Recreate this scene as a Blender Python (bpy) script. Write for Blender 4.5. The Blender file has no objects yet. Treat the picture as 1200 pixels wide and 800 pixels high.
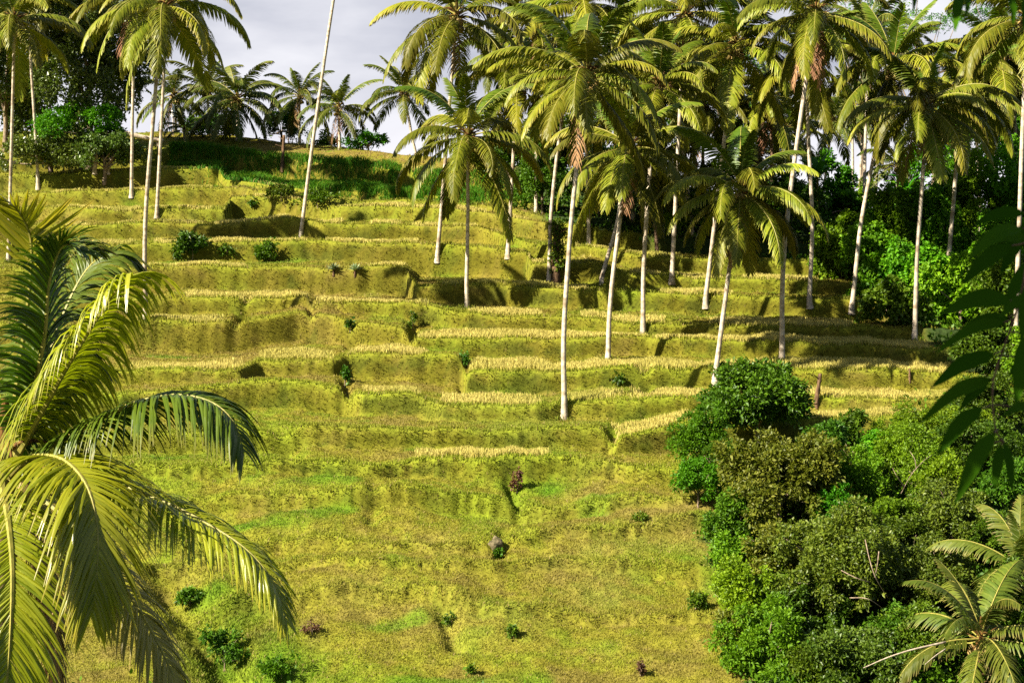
import bpy, math, random
import numpy as np
from mathutils import Vector, Matrix

RNG = np.random.default_rng(7)
random.seed(7)
SC = bpy.context.scene
COL = SC.collection

# ------------------------------------------------------------------ camera model
F = 1648.0          # focal length in photo pixels (1200 wide)
H0 = 240.0          # image row of the horizon (camera height is z = 0)


def at(u, v, Y):
    return np.array([(u - 600.0) * Y / F, Y, (H0 - v) * Y / F])


# ------------------------------------------------------------------ helpers
def link(o):
    COL.objects.link(o)
    return o


def tag(o, label=None, cat=None, group=None, kind=None):
    if label:
        o['label'] = label
    if cat:
        o['category'] = cat
    if group:
        o['group'] = group
    if kind:
        o['kind'] = kind
    return o


def thing(name, label, cat, loc=(0, 0, 0), group=None):
    o = link(bpy.data.objects.new(name, None))
    o.location = loc
    o.empty_display_size = 0.3
    return tag(o, label, cat, group)


def part(name, me, parent, loc=(0, 0, 0), rot=(0, 0, 0), scale=(1, 1, 1)):
    o = link(bpy.data.objects.new(name, me))
    o.parent = parent
    o.location = loc
    o.rotation_euler = rot
    o.scale = scale
    return o


def make_mesh(name, V, faces, mats, midx=None, col=None, smooth=False):
    """faces: list of int arrays (n,3) or (n,4); midx: list of ints or arrays, one per face array."""
    V = np.asarray(V, dtype=np.float32)
    faces = [np.asarray(f, dtype=np.int32) for f in faces if len(f)]
    me = bpy.data.meshes.new(name)
    me.vertices.add(len(V))
    me.vertices.foreach_set('co', V.ravel())
    loops = np.concatenate([f.ravel() for f in faces])
    tot = np.concatenate([np.full(len(f), f.shape[1], np.int32) for f in faces])
    start = np.concatenate([[0], np.cumsum(tot)[:-1]]).astype(np.int32)
    me.loops.add(len(loops))
    me.loops.foreach_set('vertex_index', loops)
    me.polygons.add(len(tot))
    me.polygons.foreach_set('loop_start', start)
    for m in (mats if isinstance(mats, (list, tuple)) else [mats]):
        me.materials.append(m)
    if midx is not None:
        mi = np.concatenate([np.full(len(f), m, np.int32) if np.isscalar(m) else np.asarray(m, np.int32) for f, m in zip(faces, midx)])
        me.polygons.foreach_set('material_index', mi)
    me.polygons.foreach_set('use_smooth', np.full(len(tot), smooth, bool))
    if col is not None:
        a = me.attributes.new('tint', 'FLOAT_COLOR', 'POINT')
        c = np.ones((len(V), 4), np.float32)
        col = np.asarray(col, np.float32)
        c[:, :col.shape[1]] = col
        a.data.foreach_set('color', c.ravel())
    me.update(calc_edges=True)
    return me


def nrm(a):
    return a / np.maximum(np.linalg.norm(a, axis=-1, keepdims=True), 1e-9)


def vnoise1(x, seed):
    r = np.random.default_rng(seed).random(4096)
    i = np.floor(x).astype(int)
    f = x - i
    f = f * f * (3 - 2 * f)
    return r[i % 4096] * (1 - f) + r[(i + 1) % 4096] * f - 0.5


def vnoise2(x, y, seed):
    r = np.random.default_rng(seed).random((256, 256))
    i = np.floor(x).astype(int)
    j = np.floor(y).astype(int)
    fx = x - i
    fy = y - j
    fx = fx * fx * (3 - 2 * fx)
    fy = fy * fy * (3 - 2 * fy)
    a = r[i % 256, j % 256]
    b = r[(i + 1) % 256, j % 256]
    c = r[i % 256, (j + 1) % 256]
    d = r[(i + 1) % 256, (j + 1) % 256]
    return (a * (1 - fx) + b * fx) * (1 - fy) + (c * (1 - fx) + d * fx) * fy - 0.5


def sstep(a, b, x):
    t = np.clip((x - a) / (b - a), 0, 1)
    return t * t * (3 - 2 * t)


# ------------------------------------------------------------------ materials
def new_mat(name):
    m = bpy.data.materials.new(name)
    m.use_nodes = True
    nt = m.node_tree
    nt.nodes.clear()
    return m, nt.nodes, nt.links


def leaf_mat(name, c1, c2, c3=None, rough=0.5, trans=0.25, tipcol=None, spec=0.4, objvar=0.25, tcol=None):
    """foliage: colour between c1 and c2 by the per-leaf random value; tip colour towards the leaf's end."""
    m, N, L = new_mat(name)
    out = N.new('ShaderNodeOutputMaterial')
    at_ = N.new('ShaderNodeAttribute')
    at_.attribute_name = 'tint'
    sep = N.new('ShaderNodeSeparateColor')
    L.new(at_.outputs['Color'], sep.inputs[0])
    mix = N.new('ShaderNodeMix')
    mix.data_type = 'RGBA'
    mix.inputs['A'].default_value = (*c1, 1)
    mix.inputs['B'].default_value = (*c2, 1)
    L.new(sep.outputs[0], mix.inputs['Factor'])
    cur = mix.outputs['Result']
    if tipcol:
        mp = N.new('ShaderNodeMapRange')
        mp.inputs['From Min'].default_value = 0.72
        mp.inputs['From Max'].default_value = 1.0
        mp.inputs['To Max'].default_value = 0.7
        L.new(sep.outputs[1], mp.inputs['Value'])
        m2 = N.new('ShaderNodeMix')
        m2.data_type = 'RGBA'
        m2.inputs['B'].default_value = (*tipcol, 1)
        L.new(mp.outputs[0], m2.inputs['Factor'])
        L.new(cur, m2.inputs['A'])
        cur = m2.outputs['Result']
    oi = N.new('ShaderNodeObjectInfo')
    mr = N.new('ShaderNodeMapRange')
    mr.inputs['To Min'].default_value = 1 - objvar
    mr.inputs['To Max'].default_value = 1 + objvar
    L.new(oi.outputs['Random'], mr.inputs['Value'])
    hs = N.new('ShaderNodeHueSaturation')
    L.new(mr.outputs[0], hs.inputs['Value'])
    mh = N.new('ShaderNodeMapRange')
    mh.inputs['To Min'].default_value = 0.5 - 0.02
    mh.inputs['To Max'].default_value = 0.5 + 0.02
    frac = N.new('ShaderNodeMath')
    frac.operation = 'FRACT'
    mul = N.new('ShaderNodeMath')
    mul.operation = 'MULTIPLY'
    mul.inputs[1].default_value = 7.31
    L.new(oi.outputs['Random'], mul.inputs[0])
    L.new(mul.outputs[0], frac.inputs[0])
    L.new(frac.outputs[0], mh.inputs['Value'])
    L.new(mh.outputs[0], hs.inputs['Hue'])
    L.new(cur, hs.inputs['Color'])
    p = N.new('ShaderNodeBsdfPrincipled')
    p.inputs['Roughness'].default_value = rough
    p.inputs['Specular IOR Level'].default_value = spec
    L.new(hs.outputs[0], p.inputs['Base Color'])
    t = N.new('ShaderNodeBsdfTranslucent')
    g = N.new('ShaderNodeMix')
    g.data_type = 'RGBA'
    g.blend_type = 'MULTIPLY'
    g.inputs['Factor'].default_value = 1
    g.inputs['B'].default_value = (*(tcol or (1.3, 1.45, 0.5)), 1)
    L.new(hs.outputs[0], g.inputs['A'])
    L.new(g.outputs['Result'], t.inputs['Color'])
    ms = N.new('ShaderNodeMixShader')
    ms.inputs[0].default_value = trans
    L.new(p.outputs[0], ms.inputs[1])
    L.new(t.outputs[0], ms.inputs[2])
    L.new(ms.outputs[0], out.inputs[0])
    return m


def bark_mat(name, c1, c2, scale=6.0, bump=0.3, stretch=(1, 1, 1), rough=0.85, spots=None):
    m, N, L = new_mat(name)
    out = N.new('ShaderNodeOutputMaterial')
    tc = N.new('ShaderNodeTexCoord')
    mp = N.new('ShaderNodeMapping')
    mp.inputs['Scale'].default_value = stretch
    L.new(tc.outputs['Object'], mp.inputs[0])
    oi = N.new('ShaderNodeObjectInfo')
    ad = N.new('ShaderNodeVectorMath')
    ad.operation = 'ADD'
    L.new(mp.outputs[0], ad.inputs[0])
    sc = N.new('ShaderNodeVectorMath')
    sc.operation = 'SCALE'
    sc.inputs['Scale'].default_value = 40.0
    cx = N.new('ShaderNodeCombineXYZ')
    L.new(oi.outputs['Random'], cx.inputs[0])
    L.new(oi.outputs['Random'], cx.inputs[2])
    L.new(cx.outputs[0], sc.inputs[0])
    L.new(sc.outputs[0], ad.inputs[1])
    no = N.new('ShaderNodeTexNoise')
    no.inputs['Scale'].default_value = scale
    no.inputs['Detail'].default_value = 5
    L.new(ad.outputs[0], no.inputs['Vector'])
    cr = N.new('ShaderNodeValToRGB')
    cr.color_ramp.elements[0].position = 0.36
    cr.color_ramp.elements[1].position = 0.62
    cr.color_ramp.elements[0].color = (*c1, 1)
    cr.color_ramp.elements[1].color = (*c2, 1)
    L.new(no.outputs[0], cr.inputs[0])
    p = N.new('ShaderNodeBsdfPrincipled')
    p.inputs['Roughness'].default_value = rough
    p.inputs['Specular IOR Level'].default_value = 0.2
    cur = cr.outputs[0]
    if spots:
        n2 = N.new('ShaderNodeTexNoise')
        n2.inputs['Scale'].default_value = 1.3
        n2.inputs['Detail'].default_value = 4
        L.new(ad.outputs[0], n2.inputs['Vector'])
        r2 = N.new('ShaderNodeValToRGB')
        r2.color_ramp.elements[0].position = 0.52
        r2.color_ramp.elements[1].position = 0.66
        L.new(n2.outputs[0], r2.inputs[0])
        mx = N.new('ShaderNodeMix')
        mx.data_type = 'RGBA'
        mx.inputs['B'].default_value = (*spots, 1)
        L.new(r2.outputs[0], mx.inputs['Factor'])
        L.new(cur, mx.inputs['A'])
        cur = mx.outputs['Result']
    L.new(cur, p.inputs['Base Color'])
    b = N.new('ShaderNodeBump')
    b.inputs['Strength'].default_value = bump
    b.inputs['Distance'].default_value = 0.05
    L.new(no.outputs[0], b.inputs['Height'])
    L.new(b.outputs[0], p.inputs['Normal'])
    L.new(p.outputs[0], out.inputs[0])
    return m


def ground_mat():
    m, N, L = new_mat('hillside_soil_and_turf')
    out = N.new('ShaderNodeOutputMaterial')
    tc = N.new('ShaderNodeTexCoord')
    at_ = N.new('ShaderNodeAttribute')
    at_.attribute_name = 'tint'
    n1 = N.new('ShaderNodeTexNoise')
    n1.inputs['Scale'].default_value = 4.5
    n1.inputs['Detail'].default_value = 8
    n1.inputs['Roughness'].default_value = 0.7
    L.new(tc.outputs['Object'], n1.inputs['Vector'])
    cr = N.new('ShaderNodeValToRGB')
    cr.color_ramp.elements[0].position = 0.3
    cr.color_ramp.elements[1].position = 0.7
    cr.color_ramp.elements[0].color = (0.6, 0.6, 0.6, 1)
    cr.color_ramp.elements[1].color = (1.25, 1.25, 1.25, 1)
    L.new(n1.outputs[0], cr.inputs[0])
    mx = N.new('ShaderNodeMix')
    mx.data_type = 'RGBA'
    mx.blend_type = 'MULTIPLY'
    mx.inputs['Factor'].default_value = 1
    L.new(at_.outputs['Color'], mx.inputs['A'])
    L.new(cr.outputs[0], mx.inputs['B'])
    p = N.new('ShaderNodeBsdfPrincipled')
    p.inputs['Roughness'].default_value = 0.95
    p.inputs['Specular IOR Level'].default_value = 0.1
    L.new(mx.outputs['Result'], p.inputs['Base Color'])
    b = N.new('ShaderNodeBump')
    b.inputs['Strength'].default_value = 0.7
    b.inputs['Distance'].default_value = 0.12
    L.new(n1.outputs[0], b.inputs['Height'])
    L.new(b.outputs[0], p.inputs['Normal'])
    L.new(p.outputs[0], out.inputs[0])
    return m


def tint_mat(name, rough=0.7, trans=0.2, spec=0.2):
    """colour straight from the blade's own tint"""
    m, N, L = new_mat(name)
    out = N.new('ShaderNodeOutputMaterial')
    at_ = N.new('ShaderNodeAttribute')
    at_.attribute_name = 'tint'
    p = N.new('ShaderNodeBsdfPrincipled')
    p.inputs['Roughness'].default_value = rough
    p.inputs['Specular IOR Level'].default_value = spec
    L.new(at_.outputs['Color'], p.inputs['Base Color'])
    t = N.new('ShaderNodeBsdfTranslucent')
    L.new(at_.outputs['Color'], t.inputs['Color'])
    ms = N.new('ShaderNodeMixShader')
    ms.inputs[0].default_value = trans
    L.new(p.outputs[0], ms.inputs[1])
    L.new(t.outputs[0], ms.inputs[2])
    L.new(ms.outputs[0], out.inputs[0])
    return m


M = {}
M['ground'] = ground_mat()
M['blade'] = tint_mat('grass_blades', trans=0.35)
M['stubble'] = tint_mat('dry_rice_straw', trans=0.3)
YT = (0.34, 0.29, 0.06)
M['frond'] = leaf_mat('palm_leaflets', (0.045, 0.078, 0.004), (0.225, 0.215, 0.014), rough=0.45, trans=0.12, tipcol=(0.30, 0.25, 0.04), spec=0.2, objvar=0.42)
M['frond_young'] = leaf_mat('young_palm_leaflets', (0.030, 0.068, 0.003), (0.11, 0.150, 0.008), rough=0.45, trans=0.14, tipcol=(0.2, 0.2, 0.03), spec=0.2)
M['frond_far'] = leaf_mat('dull_palm_leaflets', (0.034, 0.064, 0.005), (0.12, 0.135, 0.013), rough=0.55, trans=0.18, tipcol=(0.27, 0.22, 0.06), spec=0.25)
M['frond_near'] = leaf_mat('glossy_palm_leaflets', (0.14, 0.175, 0.005), (0.38, 0.345, 0.016), rough=0.33, trans=0.40, tipcol=(0.38, 0.27, 0.04), spec=0.6, objvar=0.12)  # lit copy for the near fronds, sunlight raised into the colour
M['frond_shade'] = leaf_mat('shaded_palm_leaflets', (0.035, 0.070, 0.003), (0.085, 0.125, 0.006), rough=0.42, trans=0.2, tipcol=(0.2, 0.17, 0.03), spec=0.3, objvar=0.1)  # dark copy for near fronds in shade; the shade is in the colour
M['frond_old'] = leaf_mat('ageing_palm_leaflets', (0.22, 0.17, 0.03), (0.33, 0.25, 0.06), rough=0.5, trans=0.2, tipcol=(0.28, 0.15, 0.05), objvar=0.1)
M['frond_dead'] = leaf_mat('dead_palm_leaflets', (0.20, 0.105, 0.05), (0.34, 0.2, 0.10), rough=0.8, trans=0.15, spec=0.1, tcol=(1.2, 1.0, 0.7))
M['rachis'] = bark_mat('palm_midrib', (0.19, 0.185, 0.035), (0.31, 0.265, 0.06), 8, 0.1, rough=0.5)
M['rachis_dead'] = bark_mat('dry_palm_midrib', (0.24, 0.14, 0.07), (0.34, 0.22, 0.12), 8, 0.1)
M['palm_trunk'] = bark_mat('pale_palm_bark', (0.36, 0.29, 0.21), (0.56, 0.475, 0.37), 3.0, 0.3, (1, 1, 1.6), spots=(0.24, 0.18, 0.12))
M['palm_trunk_dark'] = bark_mat('dark_palm_bark', (0.11, 0.065, 0.04), (0.26, 0.17, 0.11), 4.0, 0.6, (1, 1, 2.2))  # brown near trunk; elsewhere a darkened copy for grove trunks in shade
M['sheath'] = bark_mat('palm_fibre', (0.045, 0.022, 0.006), (0.17, 0.085, 0.018), 14, 0.8, (1, 1, 0.35))
M['coconut'] = bark_mat('coconut_husk', (0.20, 0.15, 0.04), (0.36, 0.24, 0.09), 3, 0.1, rough=0.5)
M['bark'] = bark_mat('tree_bark', (0.13, 0.09, 0.06), (0.30, 0.23, 0.16), 7, 0.5, (1, 1, 0.4))
M['bark_pale'] = bark_mat('pale_tree_bark', (0.28, 0.22, 0.16), (0.48, 0.40, 0.30), 7, 0.4, (1, 1, 0.4))
M['deadwood'] = bark_mat('weathered_wood', (0.06, 0.035, 0.018), (0.17, 0.10, 0.055), 9, 0.6, (1, 1, 0.3))
M['rock'] = bark_mat('lichen_rock', (0.05, 0.045, 0.02), (0.20, 0.16, 0.09), 6, 0.9)
M['dark'] = leaf_mat('dark_glossy_leaves', (0.026, 0.068, 0.003), (0.085, 0.160, 0.007), rough=0.45, trans=0.2, spec=0.25)
M['canopy'] = leaf_mat('lit_canopy_leaves', (0.045, 0.085, 0.008), (0.150, 0.205, 0.035), rough=0.35, trans=0.2, spec=0.5)  # base colour lightened to carry lit leaves and highlights
M['mid'] = leaf_mat('mid_green_leaves', (0.036, 0.084, 0.003), (0.100, 0.175, 0.007), rough=0.5, trans=0.25, spec=0.2)
M['lime'] = leaf_mat('fresh_lime_leaves', (0.070, 0.140, 0.003), (0.155, 0.245, 0.007), rough=0.5, trans=0.3, spec=0.2)
M['vivid'] = leaf_mat('vivid_green_leaves', (0.040, 0.140, 0.003), (0.095, 0.25, 0.006), rough=0.5, trans=0.3, spec=0.15)
M['creeper'] = leaf_mat('sunlit_creeper_leaves', (0.060, 0.160, 0.004), (0.170, 0.330, 0.010), rough=0.5, trans=0.32, spec=0.15)  # colour raised to stand in for sun the grove keeps off the creepers
M['olive'] = leaf_mat('yellowish_leaves', (0.080, 0.105, 0.006), (0.195, 0.195, 0.018), rough=0.5, trans=0.25, spec=0.25)
M['grey'] = leaf_mat('dull_olive_leaves', (0.040, 0.072, 0.004), (0.115, 0.152, 0.012), rough=0.45, trans=0.2, spec=0.3)
M['russet'] = leaf_mat('russet_leaves', (0.06, 0.025, 0.010), (0.13, 0.065, 0.025), rough=0.6, trans=0.2, tcol=(1.2, 0.9, 0.6))
M['agave'] = leaf_mat('blue_green_agave', (0.16, 0.22, 0.11), (0.28, 0.34, 0.18), rough=0.5, trans=0.05)
M['shade_leaf'] = leaf_mat('shaded_tree_leaves', (0.012, 0.048, 0.001), (0.024, 0.076, 0.002), rough=0.75, trans=0.10, spec=0.03)  # colour kept very dark, so part of the shade is painted in
M['cloth'] = bark_mat('white_cloth', (0.7, 0.7, 0.68), (0.8, 0.8, 0.78), 8, 0.2)
M['thatch'] = bark_mat('dry_thatch', (0.30, 0.23, 0.13), (0.45, 0.36, 0.22), 12, 0.5, (1, 1, 0.3))

# ------------------------------------------------------------------ terrain
VT = np.array([840, 800, 700, 600, 538, 480, 430, 390, 350, 310, 284, 262, 245, 222, 200, 180, 160, 140], float)
YTAB = np.array([47, 50, 55.5, 61.5, 66, 70.5, 76, 82, 88.5, 96, 102, 107.5, 112.5, 120, 128, 137, 148, 160], float)


def Yof(v):
    return np.interp(-np.asarray(v, float), -VT, YTAB)


def Vof(Y):
    return np.interp(np.asarray(Y, float), YTAB, VT)


# lip of every terrace as it runs across the hill (column, row), lowest first; last number = how crisp the step is
LIPS = [
    ([(-150, 800), (300, 775), (500, 765), (700, 770), (1350, 765)], 0.4),
    ([(-150, 740), (250, 708), (330, 700), (420, 692), (500, 702), (600, 718), (700, 714), (800, 718), (1350, 700)], 0.45),
    ([(-150, 690), (300, 662), (400, 664), (460, 674), (560, 666), (700, 662), (800, 660), (1350, 650)], 0.5),
    ([(-150, 640), (300, 622), (400, 630), (480, 637), (540, 640), (640, 630), (740, 618), (800, 608), (900, 600), (1350, 600)], 0.6),
    ([(-150, 590), (300, 578), (420, 577), (560, 574), (640, 585), (720, 586), (800, 583), (1350, 570)], 0.7),
    ([(-150, 560), (200, 552), (350, 546), (440, 541), (484, 538), (646, 538), (700, 544), (760, 550), (800, 548), (900, 545), (1350, 540)], 0.9),
    ([(-150, 522), (200, 508), (300, 502), (430, 505), (520, 504), (630, 501), (700, 498), (713, 500), (720, 511), (760, 506), (800, 496), (850, 491), (948, 490), (1070, 488), (1350, 490)], 1.0),
    ([(-150, 465), (140, 462), (235, 455), (300, 450), (400, 452), (425, 464), (491, 465), (520, 474), (630, 475), (662, 469), (728, 469), (800, 468), (930, 466), (1125, 467), (1350, 472)], 1.0),
    ([(-150, 437), (160, 435), (280, 434), (302, 422), (390, 421), (407, 415), (500, 415), (540, 417), (548, 432), (700, 432), (800, 432), (1000, 433), (1100, 437), (1350, 446)], 1.0),
    ([(-150, 380), (140, 379), (250, 377), (300, 372), (350, 366), (390, 370), (410, 376), (470, 383), (488, 395), (755, 395), (770, 398), (900, 401), (1000, 404), (1100, 409), (1350, 416)], 1.0),
    ([(-150, 352), (140, 350), (220, 349), (360, 350), (366, 356), (440, 358), (500, 359), (520, 364), (552, 369), (633, 369), (700, 372), (740, 377), (900, 380), (1000, 384), (1060, 387), (1350, 396)], 1.0),
    ([(-150, 318), (140, 314), (240, 311), (310, 312), (420, 313), (430, 312), (475, 314), (490, 335), (590, 335), (650, 338), (800, 346), (1000, 353), (1350, 361)], 1.0),
    ([(-150, 292), (60, 287), (170, 285), (360, 283), (480, 285), (560, 291), (616, 294), (624, 307), (690, 308), (740, 321), (830, 326), (1000, 331), (1350, 341)], 1.0),
    ([(-150, 270), (60, 263), (170, 264), (280, 262), (340, 254), (378, 262), (470, 262), (560, 267), (620, 285), (690, 291), (740, 299), (850, 304), (1000, 309), (1350, 316)], 1.0),
    ([(-150, 249), (60, 246), (170, 246), (262, 244), (272, 229), (290, 229), (360, 234), (400, 241), (480, 243), (560, 247), (640, 262), (740, 273), (850, 281), (1000, 289), (1350, 296)], 1.0),
    ([(-150, 229), (60, 226), (170, 223), (262, 221), (280, 220), (360, 228), (400, 234), (480, 236), (560, 240), (640, 252), (740, 262), (850, 272), (1000, 280), (1350, 288)], 0.9),
    ([(-150, 207), (60, 204), (170, 199), (255, 197), (264, 209), (300, 214), (360, 222), (420, 226), (480, 229), (560, 233), (640, 241), (740, 251), (850, 263), (1000, 271), (1350, 281)], 1.0),
    ([(-150, 184), (200, 177), (260, 178), (330, 186), (460, 200), (560, 209), (640, 220), (740, 232), (850, 246), (1000, 259), (1350, 269)], 0.9),
]
CREST = ([-150, 200, 260, 330, 400, 470, 560, 640, 740, 850, 1000, 1200, 1350], [156, 153, 158, 166, 172, 180, 190, 200, 212, 228, 244, 252, 256])
NL = len(LIPS)


GULLIES = [   # (column, row) track, depth, half width
    ([(200, 685), (235, 715), (262, 765), (300, 812)], 1.1, 0.8), ([(150, 640), (185, 652)], 0.6, 0.6), ([(598, 545), (606, 575), (612, 600)], 0.6, 0.35),
    ([(590, 612), (584, 655)], 0.4, 0.3), ([(404, 428), (408, 462)], 0.7, 0.35), ([(545, 414), (543, 430)], 0.5, 0.3), ([(484, 366), (483, 390)], 0.6, 0.3),
    ([(411, 374), (409, 400)], 0.6, 0.35), ([(716, 492), (718, 522)], 0.6, 0.35), ([(290, 344), (276, 374)], 0.5, 0.35), ([(520, 715), (535, 745)], 0.5, 0.4), ([(366, 352), (364, 372)], 0.4, 0.3),
    ([(330, 500), (352, 530)], 0.5, 0.5), ([(240, 585), (215, 615)], 0.5, 0.6), ([(440, 560), (436, 600)], 0.35, 0.4), ([(755, 430), (760, 455)], 0.5, 0.35),
]


def lip_rows(u):
    """image rows of all lips at columns u -> array (NL, n)"""
    u = np.asarray(u, float)
    out = np.zeros((NL, u.size))
    for k, (pl, s) in enumerate(LIPS):
        xs, ys = zip(*pl)
        v = np.interp(u, xs, ys)
        amp = np.interp(v, [150, 250, 450, 520, 600, 800], [1.2, 2.2, 3.6, 5.0, 9.0, 12.0])
        v = v + np.where(v < 520, 0.65, 0.9) * amp * (vnoise1(u / 70.0, 100 + k) + 0.55 * vnoise1(u / 23.0, 200 + k) + 0.35 * vnoise1(u / 8.0, 300 + k))
        out[k] = v
    for k in range(1, NL):
        out[k] = np.minimum(out[k], out[k - 1] - 2.5)
    return out


def base_z(u, Y):
    v = Vof(Y)
    z = -(v - H0) / F * Y
    cv = np.interp(u, *CREST)
    Yc = Yof(cv)
    zc = -(cv - H0) / F * Yc
    back = np.maximum(Y - Yc, 0)
    zb = zc - 4.0 * (1 - np.exp(-back * 0.012)) - 0.02 * back
    zb = np.maximum(zb, -14)
    z = np.where(Y > Yc, zb, z)
    # the near side of the valley
    zn = np.interp(Y, [-10, 0, 5, 18, 30, 38, 43, 47], [-1.9, -1.9, -4.3, -10.3, -15.6, -18.2, -18.6, -17.1])
    return np.where(Y < 47, zn, z)


def height(u, Y, full=False):
    u = np.atleast_1d(np.asarray(u, float))
    Y = np.atleast_1d(np.asarray(Y, float))
    u, Y = np.broadcast_arrays(u, Y)
    sh = u.shape
    u = u.ravel()
    Y = Y.ravel()
    lv = lip_rows(u)
    Yk = Yof(lv)
    zk = -(lv - H0) / F * Yk
    z0 = base_z(u, Y)
    cv = np.interp(u, *CREST)
    Yc = Yof(cv)
    zt = z0.copy()
    riser = np.zeros_like(Y)
    strength = np.zeros_like(Y)
    frac = np.zeros_like(Y)
    idx = np.full(Y.shape, -1)
    for k in range(NL - 1):
        sel = (Y >= Yk[k]) & (Y < Yk[k + 1]) & (Y < Yc)
        if not sel.any():
            continue
        a = (Y[sel] - Yk[k][sel]) / (Yk[k + 1][sel] - Yk[k][sel])
        dz = zk[k + 1][sel] - zk[k][sel]
        dY = Yk[k + 1][sel] - Yk[k][sel]
        rd = np.clip(0.24 * dz / np.maximum(dY, 0.05), 0.06, 0.32)
        t = np.clip((a - (1 - rd)) / rd, 0, 1)
        prof = t * t * (3 - 2 * t) * 0.35 + 0.65 * t
        rise = prof * dz * 0.94 + a * dz * 0.06
        zz = zk[k][sel] + rise
        s = LIPS[k][1] * (1 - a) + LIPS[k + 1][1] * a
        zt[sel] = z0[sel] * (1 - s) + zz * s
        riser[sel] = t
        strength[sel] = s
        frac[sel] = a
        idx[sel] = k
    X = (u - 600) * Y / F
    am = sstep(44, 52, Y)
    rag = np.clip(vnoise2(X / 1.7 + 13, Y / 0.5 + 3, 14) + 0.7 * vnoise2(X / 0.6 + 3, Y / 0.22 + 3, 15), -0.7, 0.7)
    zt = zt + am * (riser > 0) * (riser < 1) * 0.12 * rag
    zt = zt + am * (0.75 * vnoise2(X / 7.0 + 20, Y / 3.0 + 20, 16) + 0.35 * vnoise2(X / 2.6 + 20, Y / 1.5 + 20, 17)) * np.interp(Y, [50, 64, 69, 200], [1, 1, 0.28, 0.3])
    zt = zt + am * (0.30 * vnoise2(X / 3.1 + 50, Y / 2.3, 11) + 0.17 * vnoise2(X / 1.1 + 90, Y / 0.8, 12)
                    + 0.07 * vnoise2(X / 0.45, Y / 0.4, 13)) * np.interp(Y, [50, 66, 75, 200], [1.5, 1.2, 0.75, 0.7])
    for pl, dep, wid in GULLIES:
        pp = np.array([((q[0] - 600) * Yof(q[1]) / F, Yof(q[1])) for q in pl])
        best = np.full(X.shape, 1e9)
        for a_, b_ in zip(pp[:-1], pp[1:]):
            ab = b_ - a_
            tt = np.clip(((X - a_[0]) * ab[0] + (Y - a_[1]) * ab[1]) / (ab @ ab), 0, 1)
            best = np.minimum(best, np.hypot(X - a_[0] - tt * ab[0], Y - a_[1] - tt * ab[1]))
        zt = zt - dep * np.exp(-(best / wid) ** 2)
    if full:
        return zt.reshape(sh), riser.reshape(sh), frac.reshape(sh), strength.reshape(sh), lv
    return zt.reshape(sh)


def gz(u, Y):
    return float(height(u, Y)[0])


def gpt(u, Y):
    return np.array([(u - 600) * Y / F, Y, gz(u, Y)])


def on_ground(u, v):
    """point of the hill seen at (u, v): march along the ray"""
    Ys = np.arange(46, 165, 0.1)
    z = height(np.full_like(Ys, u), Ys)
    vv = H0 - F * z / Ys
    run = np.minimum.accumulate(vv)
    hit = np.nonzero(vv <= v)[0]
    i = hit[0] if len(hit) else int(np.argmin(vv))
    return np.array([(u - 600) * Ys[i] / F, Ys[i], z[i]])


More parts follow.
